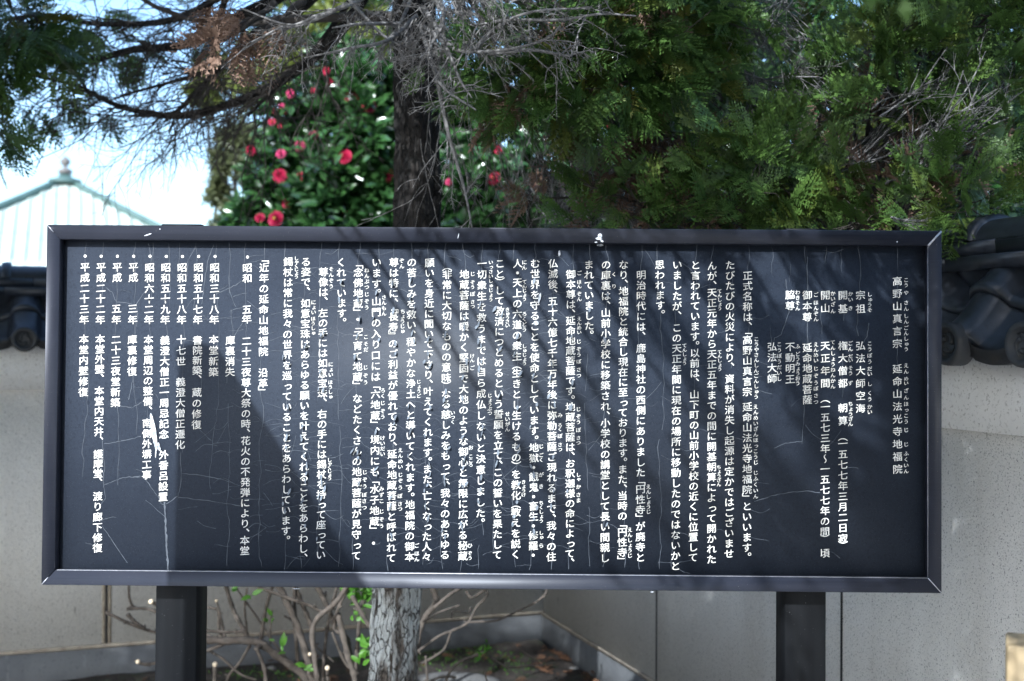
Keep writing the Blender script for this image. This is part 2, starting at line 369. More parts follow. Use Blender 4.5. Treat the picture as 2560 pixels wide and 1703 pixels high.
# ------------------------------------------------------------------ unseen board fence, added left of the viewer to throw the sign's hard shadow
def on_sign_back(px, py, t): return at(px, py, 2.874) - SUNV / SUNV[1] * t
ap = on_sign_back(472, 850, .95)
fl_ = (ap[0], -.4, 0)
fe = thing('shadow_fence', 'unseen dark board fence with sloping top rail, added left of the viewer as shadow caster', 'fence', fl_)
KF = .09
def fence_top(y): return ap[2] + KF * (ap[1] - y)
y = ap[1] - .10; k = 0
while y > -2.4:
    m = MB(); y0 = y - .146; z1, z0 = fence_top(y) - .05, fence_top(y0) - .05
    m.add([(ap[0] + .006, y, 0), (ap[0] + .028, y, 0), (ap[0] + .028, y0, 0), (ap[0] + .006, y0, 0), (ap[0] + .006, y, z1), (ap[0] + .028, y, z1), (ap[0] + .028, y0, z0), (ap[0] + .006, y0, z0)],
          [(3, 2, 1, 0), (4, 5, 6, 7), (0, 1, 5, 4), (1, 2, 6, 5), (2, 3, 7, 6), (3, 0, 4, 7)])
    m.build('board', M['darkwood'], fe, local=fl_); y = y0 - .0005
m = MB(); m.box((ap[0] - .03, ap[1] - .095, 0), (ap[0] + .06, ap[1], fence_top(ap[1]) - .049)); m.build('shadow_fence_post', M['darkwood'], fe, local=fl_)
m = MB(); a_, b2 = ap[1] + .004, -2.45
q = []
for yy in (a_, b2):
    t = fence_top(yy); q += [(ap[0] - .034, yy, t - .048), (ap[0] + .064, yy, t - .048), (ap[0] + .064, yy, t - .014), (ap[0] + .015, yy, t), (ap[0] - .034, yy, t - .014)]
m.add(q, [(i, (i + 1) % 5, 5 + (i + 1) % 5, 5 + i) for i in range(5)] + [(4, 3, 2, 1, 0), (5, 6, 7, 8, 9)])
m.build('shadow_fence_rail', M['darkwood'], fe, local=fl_)
# ------------------------------------------------------------------ the sign
SX, SZ, SW, SH = -.0471, 1.4026, 2.0977, .8434
YAW, TILT, RL = -.00814, -.02215, .0033
SM = Matrix.Translation((SX, 2.85, SZ)) @ Matrix.Rotation(YAW, 4, 'Z') @ Matrix.Rotation(TILT, 4, 'X') @ Matrix.Rotation(RL, 4, 'Y')
sign = thing('information_sign', 'wide dark information sign of white vertical Japanese writing on two square posts', 'sign', (0, 0, 0))
sign.matrix_world = SM
Mi = np.array(SM.inverted()); S3 = np.array(SM)
PD = .024                                        # the panel lies this far behind the frame's front
def loc_at(px, py, yl):                          # a point of the sign's own plane y = yl, in the sign's axes
    o = Mi[:3, :3] @ CAM + Mi[:3, 3]; d = Mi[:3, :3] @ ray(px, py); t = (yl - o[1]) / d[1]
    p = o + d * t; return p[0], p[2]
HW, HH = SW / 2, SH / 2
FWx, FWz = .0315, .0345
def rail(pts_out, pts_in, name='frame_rail'):    # mitred rail: outer edge and inner edge end points (x, z), with a softened front edge
    m = MB(); bv = .0016
    def mix(a, b, t): return (a[0] + (b[0] - a[0]) * t, a[1] + (b[1] - a[1]) * t)
    L0 = []
    for o, i in zip(pts_out, pts_in):
        wd = math.hypot(o[0] - i[0], o[1] - i[1]); e = bv / wd * 1.3
        a, b = mix(o, i, e), mix(o, i, 1 - e)
        L0.append([(o[0], .052, o[1]), (o[0], bv, o[1]), (a[0], 0, a[1]), (b[0], 0, b[1]), (i[0], bv, i[1]), (i[0], .052, i[1])])
    m.add(np.array(L0).reshape(-1, 3), [(k, (k + 1) % 6, 6 + (k + 1) % 6, 6 + k) for k in range(6)] + [(5, 4, 3, 2, 1, 0), (6, 7, 8, 9, 10, 11)])
    return m.build(name, M['frame'], sign)
G = .0006                                        # the mitre joints stand a hair open
rail([(-HW + G, HH), (HW - G, HH)], [(-HW + FWx + G, HH - FWz), (HW - FWx - G, HH - FWz)])
rail([(-HW + G * 3, -HH), (HW - G, -HH)], [(-HW + FWx + G * 3, -HH + FWz), (HW - FWx - G, -HH + FWz)])
rail([(-HW, -HH + G), (-HW, HH - G)], [(-HW + FWx, -HH + FWz + G), (-HW + FWx, HH - FWz - G)])
rail([(HW, HH - G), (HW, -HH + G)], [(HW - FWx, HH - FWz - G), (HW - FWx, -HH + FWz + G)])
m = MB(); m.box((-HW + .012, PD, -HH + .012), (HW - .012, PD + .012, HH - .012)); panel = m.build('panel', M['panel'], sign)
m = MB()                                         # bare metal shows at the open mitre of the upper right corner and the lower corners
for (a, b, wd) in (((HW - .001, HH - .001), (HW - FWx, HH - FWz), .0022), ((HW - .001, -HH + .001), (HW - FWx, -HH + FWz), .0009), ((-HW + .001, -HH + .001), (-HW + FWx * .5, -HH + FWz * .5), .0008), ((-HW + .001, HH - .001), (-HW + FWx * .5, HH - FWz * .5), .0007)):
    a = np.array([a[0], -.0007, a[1]]); b = np.array([b[0], -.0007, b[1]]); d = norm(b - a); pn = np.array([-d[2], 0, d[0]]) * wd
    m.add([a - pn, b - pn, b + pn, a + pn, a - pn + (0, .02, 0), b - pn + (0, .02, 0), b + pn + (0, .02, 0), a + pn + (0, .02, 0)], [(0, 3, 2, 1), (4, 5, 6, 7), (0, 1, 5, 4), (1, 2, 6, 5), (2, 3, 7, 6), (3, 0, 4, 7)])
m.build('mitre_edge', M['metal_and_glint'], sign)
m = MB(); m.box((-HW + FWx + .004, .0012, -HH + FWz - .0005), (HW - FWx - .001, .0085, -HH + FWz + .0007)); m.build('inner_edge_glint', M['metal_and_glint'], sign)  # bright strip added for the sunlit line on the rail's inner face
m = MB(); m.box((HW - FWx - .0006, .0014, -HH + FWz + .002), (HW - FWx + .0005, .0048, HH - FWz - .001)); m.build('inner_edge_glint', M['metal_and_glint'], sign)  # the same added bright line down the right rail
for px, wpx in ((388 + 52, 104), (1960 + 53, 104)):
    x, _ = loc_at(px, 1560, .060)
    pz1 = HH + .0105; hw = .0492; bv = .003
    m = MB()
    oct_ = [(-hw + bv, .060), (hw - bv, .060), (hw, .060 + bv), (hw, .158 - bv), (hw - bv, .158), (-hw + bv, .158), (-hw, .158 - bv), (-hw, .060 + bv)]
    v = [(x + a, b, z) for z in (-1.62, pz1 - .002) for a, b in oct_] + [(x + a * .96, .109 + (b - .109) * .96, pz1) for a, b in oct_]
    m.add(v, [(i + 8 * l, (i + 1) % 8 + 8 * l, (i + 1) % 8 + 8 * l + 8, i + 8 * l + 8) for l in (0, 1) for i in range(8)] + [tuple(range(16, 24)), tuple(range(7, -1, -1))])
    m.build('sign_post', M['post'], sign)

# --- the writing. Each column: main strokes and their small reading marks
FC = {}
_fc = bpy.data.curves.new('lettering', 'FONT'); _fc.size = 1.0; _fc.fill_mode = 'FRONT'; _fc.resolution_u = 3
_fo = bpy.data.objects.new('lettering', _fc); C.objects.link(_fo)
VERT = {'「': '﹁', '」': '﹂', '（': '︵', '）': '︶', '『': '﹃', '』': '﹄'}
WGT = {'、': .62, '。': .62, '「': .6, '」': .6, '（': .6, '）': .6, '『': .6, '』': .6, '・': .8, '_': .45, '　': 1.0, '〜': .95}
SMALL = 'ゃゅょっ'
def glyph(ch, off):
    key = (ch, off)
    if key not in FC:
        _fc.body = ch; _fc.offset = off
        bpy.context.view_layer.update()
        dg = bpy.context.evaluated_depsgraph_get()
        me = bpy.data.meshes.new_from_object(_fo.evaluated_get(dg))
        v = np.zeros(len(me.vertices) * 3); me.vertices.foreach_get('co', v)
        FC[key] = (v.reshape(-1, 3)[:, :2].copy(), [tuple(p.vertices) for p in me.polygons]); bpy.data.meshes.remove(me)
    return FC[key]
NIB = ((-.009, -.006), (.009, .006))
def put(mb, ch, px, py, em, small=False):
    """one character centred at that point of the panel; em in photo pixels"""
    x, z = loc_at(px, py, PD); x1, z1 = loc_at(px + 10, py, PD); x2, z2 = loc_at(px, py + 10, PD)
    ux = np.array([x1 - x, z1 - z]) / 10 * em; uz = -np.array([x2 - x, z2 - z]) / 10 * em
    if ch == '・':
        th = np.arange(14) * 2 * math.pi / 14; r_ = .145
        v = np.array([x, z]) + np.outer(np.cos(th) * r_, ux) + np.outer(np.sin(th) * r_, uz)
        mb.add(np.stack([v[:, 0], np.full(14, PD - .0012), v[:, 1]], -1), [tuple(range(14))]); return
    v, f = glyph(VERT.get(ch, ch), 0.0)
    if not len(v): return
    v = v - np.array([.5, .38])
    if ch in '、。': v = v + np.array([.56, .46]) ; v = v * (1.1 if ch == '、' else 1.05)
    elif ch == '〜': v = np.stack([v[:, 1] * 1.0, v[:, 0] * .95], -1)
    elif ch in SMALL: v = v * 1.0 + np.array([.10, .02])
    if ch not in '、。「」（）『』〜':
        v = np.stack([v[:, 0] * 1.0 - .02 * v[:, 1], v[:, 1] * .95 + .075 * v[:, 0]], -1)       # brush strokes climb to the right
    for k, (dx, dy) in enumerate(NIB):
        q = v + np.array([dx, dy]) * (1.0 if not small else 1.3)
        p = np.array([x, z]) + q[:, :1] * ux + q[:, 1:2] * uz
        mb.add(np.stack([p[:, 0], np.full(len(p), PD - .0009 - .00012 * k), p[:, 1]], -1), f)
def run(mb, s, x0, y0, x1, y1, em, small=False):
    w_ = np.array([WGT.get(c, 1.0) for c in s]); cen = np.cumsum(w_) - w_ / 2
    n = len(s); span = cen[-1] - cen[0]
    for c, q in zip(s, cen):
        if c in '_　': continue
        t = (q - cen[0]) / span if span > 0 else 0
        put(mb, c, x0 + (x1 - x0) * t, y0 + (y1 - y0) * t, em, small)
E_, K_ = 25.2, 13.2
TEXT = [
 # main runs, reading runs: (string, x0, y0, x1, y1)
 ([('高野山真言宗', 2243, 703, 2243, 859), ('延命山法光寺地福院', 2243, 922, 2243.6, 1173)],
  [('こう', 2265, 700, 2265, 713), ('や', 2265, 732, 2265, 732), ('さん', 2265, 757, 2265, 772), ('しん', 2265, 790, 2265, 804), ('ごんしゅう', 2265, 820, 2265, 873), ('えん', 2265, 914, 2265, 929), ('めい', 2265, 947, 2265, 958), ('ざん', 2265, 977, 2265, 994), ('ほっこう', 2265, 1010, 2265, 1054), ('じ', 2265, 1075, 2265, 1075), ('じ', 2265, 1111, 2265, 1111), ('ふくいん', 2265, 1134, 2265, 1178)]),
 ([('宗祖', 2151, 738, 2151, 772), ('弘法大師空海', 2151, 864.5, 2151, 1021)],
  [('しゅうそ', 2174, 736, 2174, 775), ('こう', 2174, 859, 2174, 873), ('ぼう', 2174, 889, 2174, 904), ('だい', 2174, 922, 2174, 935), ('し', 2174, 960, 2174, 960), ('くう', 2174, 983, 2174, 998), ('かい', 2174, 1017, 2174, 1030)]),
 ([('開基', 2107, 738, 2107, 772), ('権大僧都', 2107, 864.5, 2107, 958), ('朝算', 2107, 1020, 2107, 1052), ('（', 2107, 1091, 2107, 1091), ('一五七七年三月二日寂', 2107, 1109, 2107, 1346), ('）', 2107, 1364, 2107, 1364)],
  [('かい', 2126, 735, 2126, 749), ('き', 2126, 770.6, 2126, 770.6), ('ごん', 2126, 858.6, 2126, 873), ('だい', 2126, 891, 2126, 901), ('そう', 2126, 920, 2126, 933), ('ず', 2126, 958, 2126, 958), ('ちょうざん', 2126, 1010, 2126, 1060)]),
 ([('開山', 2063, 738, 2063, 770.6), ('天正年間', 2063, 864.5, 2063, 958), ('（', 2063, 996, 2063, 996), ('一五七三年〜一五七七年の間', 2063, 1017, 2062, 1329), ('）', 2062, 1347, 2062, 1347), ('頃', 2062, 1383, 2062, 1383)],
  [('かい', 2082, 734, 2082, 747), ('ざん', 2082, 761, 2082, 778), ('てんしょうねんかん', 2082, 856, 2082, 966)]),
 ([('御本尊', 2018, 738, 2018, 792.6), ('延命地蔵菩薩', 2018, 869, 2018, 999.5)],
  [('ご', 2039.6, 737, 2039.6, 737), ('ほんぞん', 2039.6, 757, 2039.6, 798), ('えんめい', 2039.6, 861.5, 2039.6, 901), ('じぞう', 2039.6, 922, 2039.6, 957), ('ぼ', 2039.6, 971.6, 2039.6, 971.6), ('さつ', 2039.6, 989, 2039.6, 1005)]),
 ([('脇尊', 1975, 737, 1975, 764.7), ('不動明王', 1975, 867, 1975, 948)],
  [('わきそん', 1994, 731, 1994, 771), ('ふ', 1994, 866, 1994, 866), ('どうみょうおう', 1994, 885, 1994, 958)]),
 ([('弘法大師', 1930, 867, 1930, 946.6)], [('こうぼうだいし', 1948, 861, 1948, 947)]),
 ([('正式名称は、「高野山真言宗_延命山法光寺地福院」といいます。', 1869, 689, 1867, 1390)],
  [('こうやさんしんごんしゅう', 1891, 848, 1890, 992), ('えんめいざんほっこうじ', 1889, 1017, 1889, 1156), ('じふくいん', 1889, 1182, 1889, 1241)]),
 ([('たびたびの火災により、_資料が消失し起源は定かではございませ', 1825, 663, 1822.5, 1384)], []),
 ([('んが、天正元年から天正五年までの間に開基朝算によって開かれた', 1780, 664.6, 1778.5, 1398)],
  [('てんしょう', 1799, 728, 1799, 771), ('てんしょう', 1799, 880, 1799, 923), ('ちょうざん', 1797, 1168, 1797, 1211)]),
 ([('と言われています。以前は、_山下町の山前小学校の近くに位置して', 1738.7, 663, 1732.5, 1393.5)], []),
 ([('いましたが、_この天正年間に現在の場所に移動したのではないかと', 1693, 662, 1688.5, 1415)], [('てんしょう', 1711, 864, 1711, 908)]),
 ([('思われます。', 1649, 662, 1651, 784)], []),
 ([('明治時代には、_鹿島神社の西側にありました「円性寺」が廃寺と', 1603, 687.5, 1600.5, 1393.5)], [('えんしょうじ', 1621, 1217, 1621, 1279)]),
 ([('なり、地福院と統合し現在に至っております。また、当時の「円性寺」', 1559, 662, 1555.5, 1401)], [('えんしょうじ', 1574.5, 1324.5, 1574.5, 1389)]),
 ([('の庫裏は、山前小学校に移築され、小学校の講堂として長い間親し', 1515, 662, 1512, 1395)], [('く', 1535, 686, 1535, 686), ('り', 1535, 716, 1535, 716)]),
 ([('まれていました。', 1472, 662, 1473, 835)], []),
 ([('御本尊は、延命地蔵菩薩です。地蔵菩薩は、お釈迦様の命によって、', 1427, 686, 1424.5, 1404)],
  [('ご', 1448, 683, 1448, 683), ('ほん', 1448, 705, 1448, 716), ('ぞん', 1448, 735, 1448, 748), ('えんめい', 1448, 797, 1448, 831), ('じ', 1447, 854, 1447, 854), ('ぞう', 1447, 873, 1447, 887), ('ぼ', 1447, 904, 1447, 904), ('さつ', 1447, 924, 1447, 939), ('じ', 1446, 1023, 1446, 1023), ('ぞう', 1446, 1041, 1446, 1055), ('ぼ', 1446, 1075, 1446, 1075), ('さつ', 1446, 1095, 1446, 1107), ('しゃ', 1446, 1187, 1446, 1198), ('か', 1446, 1217, 1446, 1217), ('さま', 1446, 1237, 1446, 1251)]),
 ([('仏滅後、五十六億七千年万年後に弥勒菩薩ご現れるまで、我々の住', 1382.5, 659, 1378, 1392)],
  [('み', 1400, 1038, 1400, 1038), ('ろく', 1400, 1063, 1400, 1073.5), ('ぼ', 1400, 1090, 1400, 1090), ('さつ', 1400, 1112, 1400, 1124)]),
 ([('む世界を守ることを使命としています。地獄・餓鬼・畜生・修羅・', 1338, 659, 1333, 1388)],
  [('じ', 1353, 1116, 1353, 1116), ('ごく', 1353, 1138, 1353, 1150), ('が', 1353, 1187, 1353, 1187), ('き', 1353, 1216, 1353, 1216), ('ちくしょう', 1353, 1257, 1353, 1302), ('しゅ', 1353, 1332, 1353, 1343), ('ら', 1353, 1364, 1353, 1364)]),
 ([('人・天上の六道の衆生（生きとし生けるもの）を教化（教えを説く', 1294, 659, 1289, 1386)],
  [('にん', 1311, 656, 1311, 669), ('てんじょう', 1311, 705, 1311, 748), ('ろくどう', 1311, 785, 1311, 824), ('しゅじょう', 1311, 865.5, 1311, 908.5), ('きょうけ', 1309, 1205, 1309, 1237)]),
 ([('こと）して救済につとめるという誓願を立て、この誓いを果たして', 1250, 659, 1243, 1387)], [('きゅうさい', 1268.6, 774, 1268.6, 814), ('せいがん', 1268.6, 1035, 1268.6, 1073.5)]),
 ([('一切衆生を救うまでは自ら成仏しないと決意しました。', 1205, 659, 1201, 1304.6)], [('いっさいしゅじょう', 1227, 656, 1227, 749), ('じょうぶつ', 1224.6, 989, 1224.6, 1033)]),
 ([('地蔵菩薩は暖かく堅固で大地のような御心と無限に広がる秘蔵', 1161, 686, 1157, 1390)],
  [('じ', 1181.6, 685, 1181.6, 685), ('ぞう', 1181.6, 706, 1181.6, 718), ('ぼ', 1181.6, 735, 1181.6, 735), ('さつ', 1181.6, 755, 1181.6, 766.5), ('けん', 1180.6, 890, 1180.6, 901), ('ご', 1180.6, 920, 1180.6, 920), ('お', 1177, 1119, 1177, 1119), ('こころ', 1177, 1141, 1177, 1162), ('ひ', 1175, 1364, 1175, 1364), ('ぞう', 1175, 1383, 1175, 1395)]),
 ([('（非常に大切なものの意味）なる慈しみをもって、我々のあらゆる', 1118, 666, 1112, 1387)], [('いつく', 1132, 1032, 1132, 1055)]),
 ([('願いを身近に聞いて下さり、叶えてくれます。また、亡くなった人々', 1074, 657, 1066.5, 1392)], []),
 ([('の苦しみを救い、穏やかな浄土へと導いてくれます。地福院の御本', 1029.5, 656, 1024, 1392)], [('じょうど', 1047, 954.5, 1047, 990), ('ご', 1042, 1364, 1042, 1364), ('ほん', 1042, 1384, 1042, 1398)]),
 ([('尊は特に、『長寿』のご利益が優れており、延命地蔵菩薩と呼ばれて', 985, 656, 978, 1395)],
  [('ぞん', 1004.5, 652, 1004.5, 666), ('ちょうじゅ', 1007, 779, 1006, 828), ('えんめい', 1001, 1125.5, 1001, 1167), ('じ', 1001, 1187, 1001, 1187), ('ぞう', 1001, 1202, 1001, 1219), ('ぼ', 1000, 1240, 1000, 1240), ('さつ', 1000, 1260, 1000, 1272.5)]),
 ([('います。山門の入り口には「六地蔵」、境内にも「水子地蔵」', 941.7, 656, 936, 1325), ('・', 934, 1358, 934, 1358)],
  [('さんもん', 960, 743.5, 960, 784), ('ろく', 957.5, 976, 957.5, 990), ('じ', 957, 1007.6, 957, 1007.6), ('ぞう', 957, 1028, 957, 1042), ('けいだい', 956.5, 1095, 956.5, 1135), ('みずこ', 954, 1222, 954, 1252.6), ('じ', 954, 1278.6, 954, 1278.6), ('ぞう', 954, 1298.5, 954, 1315)]),
 ([('「念佛地蔵」・「子育て地蔵」_などたくさんの地蔵菩薩が見守って', 896, 660, 890.7, 1389)],
  [('ねんぶつ', 917, 676, 917, 718), ('じ', 917, 736, 917, 736), ('ぞう', 917, 753.6, 917, 769), ('こ', 915, 842.5, 915, 842.5), ('そだ', 915, 860, 915, 874), ('じ', 914, 918.6, 914, 918.6), ('ぞう', 914, 939, 914, 956), ('じ', 912, 1180.6, 912, 1180.6), ('ぞう', 912, 1199, 912, 1216), ('ぼ', 911, 1237, 911, 1237), ('さつ', 911, 1252.6, 911, 1269)]),
 ([('くれています。', 852.8, 656, 855, 804)], []),
 ([('尊像は、_左の手には如意宝珠、_右の手には錫杖を持って座ってい', 809, 680, 802, 1387)], [('そんぞう', 828, 673, 828, 716), ('にょい', 827, 911, 827, 937), ('ほうしゅ', 826, 956, 826, 992), ('しゃくじょう', 824, 1150, 824, 1196)]),
 ([('る姿で、_如意宝珠はあらゆる願いを叶えてくれることをあらわし、', 765, 654.5, 758, 1392)], [('にょい', 784, 756, 784, 781), ('ほうしゅ', 783, 797, 783, 832.5)]),
 ([('錫杖は常に我々の世界を巡っていることをあらわしています。', 720.7, 654.5, 714.6, 1348)], [('しゃくじょう', 741, 646, 741, 692)]),
 ([('「近年の延命山地福院　沿革」', 660.5, 648, 657.6, 979)], []),
 ([('・', 619, 643, 619, 643), ('昭和', 618.5, 670, 618.5, 696), ('五年', 617.5, 773.6, 617, 798), ('二十三夜尊大祭の時、花火の不発弾により、本堂', 616.5, 852.6, 612, 1376.6)], []),
 ([('庫裏消失', 576, 851, 575, 930)], []),
 ([('・', 538, 641.5, 538, 641.5), ('昭和三十八年', 537, 669, 535.5, 799.5), ('本堂新築', 534.5, 849, 534, 930)], []),
 ([('・', 497, 641.5, 497, 641.5), ('昭和五十七年', 496.5, 669, 494.5, 799.5), ('書院新築、', 494, 851, 493, 946), ('蔵の修復', 492.5, 981, 491.5, 1061.6)], []),
 ([('・', 456.5, 641.5, 456.5, 641.5), ('昭和五十八年', 455.5, 669, 454, 799.5), ('十七世', 453.5, 849, 452.5, 903.6), ('義澄大僧正遷化', 452, 955, 450.5, 1111.5)], []),
 ([('・', 416, 641.5, 416, 641.5), ('昭和五十九年', 415, 669, 413, 799.5), ('義澄大僧正一周忌記念', 412.5, 851, 410, 1085.7), ('外香呂設置', 409.5, 1137, 408, 1242)], []),
 ([('・', 375.5, 641, 375.5, 641), ('昭和六十二年', 374.5, 669, 372.5, 799.5), ('本堂周辺の整備、', 371.5, 849, 369.6, 1024), ('南側外塀工事', 368, 1058, 367, 1187)], []),
 ([('・', 334.6, 641, 334.6, 641), ('平成', 334, 668, 333.5, 694), ('三年', 332, 771.7, 331.7, 799.5), ('庫裏修復', 331, 849, 330.5, 928.6)], []),
 ([('・', 294, 641, 294, 641), ('平成', 293.5, 668, 293, 694), ('五年', 291.5, 771.7, 291, 799.5), ('二十三夜堂新築', 290.5, 849, 288.7, 1006.5)], []),
 ([('・', 253.5, 641, 253.5, 641), ('平成二十二年', 253, 668, 251, 799.5), ('本堂外壁、', 250.5, 848, 249, 943), ('本堂内天井、', 248.7, 977, 247, 1099.5), ('護摩堂、', 246, 1135.6, 245, 1203), ('渡り廊下修復', 244.8, 1240.6, 244, 1369.8)], []),
 ([('・', 213.5, 640.5, 213.5, 640.5), ('平成二十三年', 213, 668, 210.5, 799.5), ('本堂内壁修復', 210, 848, 208.5, 980)], []),
]
COLS = []; YB = {}
for main, ruby in TEXT:
    mbs = [MB() for _ in main]
    for mb, (s, x0, y0, x1, y1) in zip(mbs, main): run(mb, s, x0, y0, x1, y1, E_)
    for s, x0, y0, x1, y1 in ruby:               # the reading marks go with the words they stand beside
        yc = (y0 + y1) / 2; k = min(range(len(main)), key=lambda q: max(main[q][2] - yc, yc - main[q][4], 0))
        run(mbs[k], s, x0, y0, x1, y1, K_ if len(s) < 2 or (y1 - y0) / (len(s) - 1) > 12 else 12.2, True)
    for mb in mbs: mb.build('text_column', M['letter'], panel)
    COLS.append((main[0][1], main[-1][3], main[0][2])); YB[main[0][1]] = main[-1][4]
bpy.data.objects.remove(_fo)

# --- cracks and peeling film over the writing
cr = random.Random(5)
mb = MB()
def ribbon(pts, wpx, dy=.0004):
    p = np.array([loc_at(a, b, PD) for a, b in pts]); n = len(p)
    t = np.gradient(p, axis=0); t /= np.linalg.norm(t, axis=1, keepdims=True) + 1e-9
    nn = np.stack([-t[:, 1], t[:, 0]], -1)
    wv = np.array([wpx * (.5 + cr.random()) for _ in range(n)])[:, None] * .000937 * .5
    a, b = p + nn * wv, p - nn * wv
    v = np.concatenate([np.stack([a[:, 0], np.full(n, PD - dy), a[:, 1]], -1), np.stack([b[:, 0], np.full(n, PD - dy), b[:, 1]], -1)])
    mb.add(v, [(i, i + 1, n + i + 1, n + i) for i in range(n - 1)])
def dens(x, y): return max(.0, min(1.0, (x - 480) / 250, (1560 - x) / 200)) * max(.1, min(1.0, (y - 610) / 150, (1420 - y) / 120))
for x0, x1, ytop in COLS:
    mid = 540 < x0 < 1700
    y = 606 if cr.random() < .75 else 660; yend = 1432 if mid and cr.random() < .8 else cr.randint(760, 1300)
    if x0 > 1900: yend = cr.randint(700, 1100)
    seg = []; off = cr.uniform(-6, 6)
    while y < yend:
        xx = x0 + (x1 - x0) * (y - 640) / 750
        off += cr.gauss(0, 2.2); off = max(-11, min(11, off * .97))
        seg.append((xx + off, y)); y += cr.uniform(9, 22)
        if cr.random() < .04 and len(seg) > 3:
            ribbon(seg, 1.1 if mid else .8, .0004); seg = []; off = cr.uniform(-8, 8); y += cr.uniform(0, 40 if mid else 160)
    if len(seg) > 2: ribbon(seg, 1.1 if mid else .8)
xs = sorted(set((c[0], c[1]) for c in COLS))
for (a0, a1), (b0, b1) in zip(xs[:-1], xs[1:]):
    if b0 - a0 > 75 or b0 - a0 < 25: continue
    for _ in range(60):
        y = cr.uniform(615, 1425); 
        if cr.random() > dens((a0 + b0) / 2, y) * .5 + .04: continue
        t = (y - 640) / 750; xa = a0 + (a1 - a0) * t + cr.uniform(-9, 9); xb = b0 + (b1 - b0) * t + cr.uniform(-9, 9)
        y2 = y + cr.gauss(0, 10); sag = cr.gauss(0, 5)
        if cr.random() < .12: y2 = y + cr.choice((-1, 1)) * cr.uniform(25, 60)
        if cr.random() < .2: xb = xa + (xb - xa) * cr.uniform(.4, .8)
        ph = cr.uniform(0, 6)
        ribbon([(xa + (xb - xa) * q, y + (y2 - y) * q + sag * math.sin(math.pi * q) + .8 * math.sin(ph + q * 9)) for q in np.linspace(0, 1, 9)], cr.uniform(.45, 1.0), .00035)
# the few long cracks of the emptier outer parts
for pts in ([(372, 610), (378, 650), (374, 700), (366, 726), (340, 760), (345, 790), (338, 830), (333, 870)], [(490, 615), (470, 650), (468, 690)], [(535, 612), (520, 650), (512, 700), (505, 760)], [(540, 735), (580, 718), (610, 700)], [(265, 720), (280, 730), (290, 755), (330, 760)],
            [(260, 1110), (300, 1104), (352, 1092)], [(260, 1212), (300, 1196), (352, 1190)], [(255, 1100), (262, 1160), (258, 1205), (264, 1245), (252, 1262)], [(365, 1200), (380, 1222), (397, 1245), (405, 1262), (420, 1258), (445, 1240), (453, 1210), (452, 1130)],
            [(446, 1243), (520, 1252), (600, 1264)], [(452, 1183), (500, 1188), (560, 1200), (600, 1215)], [(300, 1014), (330, 1020), (355, 1005)], [(256, 1315), (280, 1350), (318, 1408)], [(1935, 1120), (1965, 1108), (2005, 1104)], [(1885, 1254), (1930, 1240), (1980, 1230), (2020, 1228), (2050, 1232)],
            [(2019, 642), (2018, 700), (2018, 830), (2012, 1000), (2005, 1110)], [(1965, 700), (1972, 780), (1952, 838), (1936, 845), (1934, 870)], [(2172, 808), (2168, 840), (2158, 858)], [(570, 880), (585, 840), (612, 800)], [(335, 930), (330, 960), (322, 1000)]):
    P_ = np.array(pts, float); tt = np.linspace(0, len(P_) - 1, len(P_) * 5)
    ribbon([(np.interp(q, range(len(P_)), P_[:, 0]) + cr.gauss(0, .6), np.interp(q, range(len(P_)), P_[:, 1]) + cr.gauss(0, .6)) for q in tt], 1.3, .0003)
ribbon([(411 + (q - 1255) * .05 + cr.gauss(0, .5), q) for q in np.arange(1255, 1432, 6)], 4.2, .0003)
mb.build('paint_crack', M['crack'], panel)['kind'] = 'stuff'
mb = MB()
def lens(px, py, wpx, hpx, ang, lift, d0=.0014):
    th = np.array([0, .5, 1.1, math.pi / 2, 2.0, 2.65, math.pi, 3.6, 4.2, 3 * math.pi / 2, 5.2, 5.75])
    v = []
    for a in th:
        ex = math.sin(a) * wpx / 2 * (1 + cr.uniform(-.15, .15)); ey = math.cos(a) * hpx / 2
        rx, ry = ex * math.cos(ang) - ey * math.sin(ang), ex * math.sin(ang) + ey * math.cos(ang)
        x, z = loc_at(px + rx, py + ry, PD); h = d0 + lift * max(0, .5 + ex / wpx)
        v.append((x, PD - h, z))
    x, z = loc_at(px, py, PD); v.append((x, PD - d0 - lift * .75, z))
    mb.add(v, [(i, (i + 1) % 12, 12) for i in range(12)])
for x0, x1, ytop in COLS:
    if not 700 < x0 < 1560: continue
    for _ in range(24):
        y = cr.uniform(690, 1370)
        if y > YB[x0] or cr.random() > dens(x0, y) * .36: continue
        t = (y - 640) / 750
        lens(x0 + (x1 - x0) * t + cr.gauss(0, 5), y, cr.uniform(3, 7), cr.uniform(9, 20), cr.gauss(.15, .25), cr.uniform(.003, .011))
mb.build('peeling_film', M['flake'], panel)['kind'] = 'stuff'
mb = MB()
lens(385, 1080, 12, 96, -.16, .002); lens(398, 1117, 7, 22, -.2, .002); lens(390, 1132, 3, 26, .05, .001)
lens(1398, 634, 6, 15, .05, .001); lens(1500, 613, 16, 6, 0, .001); lens(1340, 808, 14, 11, 0, .003); lens(1349, 745, 6, 26, .2, .003)
mb.build('paint_chip', M['chip'], panel)
mb = MB(); PDs = PD; PD = .0
for (a, b, w_, h_, an) in ((1497, 597, 17, 6, .1), (1505, 603, 8, 5, .5), (1490, 606, 7, 4, 0), (1500, 590, 10, 12, .3), (370, 587, 3, 20, 1.25), (1146, 590, 2, 14, .2), (2243, 605, 4, 4, 0), (400, 573, 3, 3, 0), (740, 1472, 24, 2, 0), (1630, 1480, 9, 2, 0)):
    lens(a, b, w_, h_, an, .0004, .0004)
PD = PDs
mb.build('scratch', M['chip'], sign)
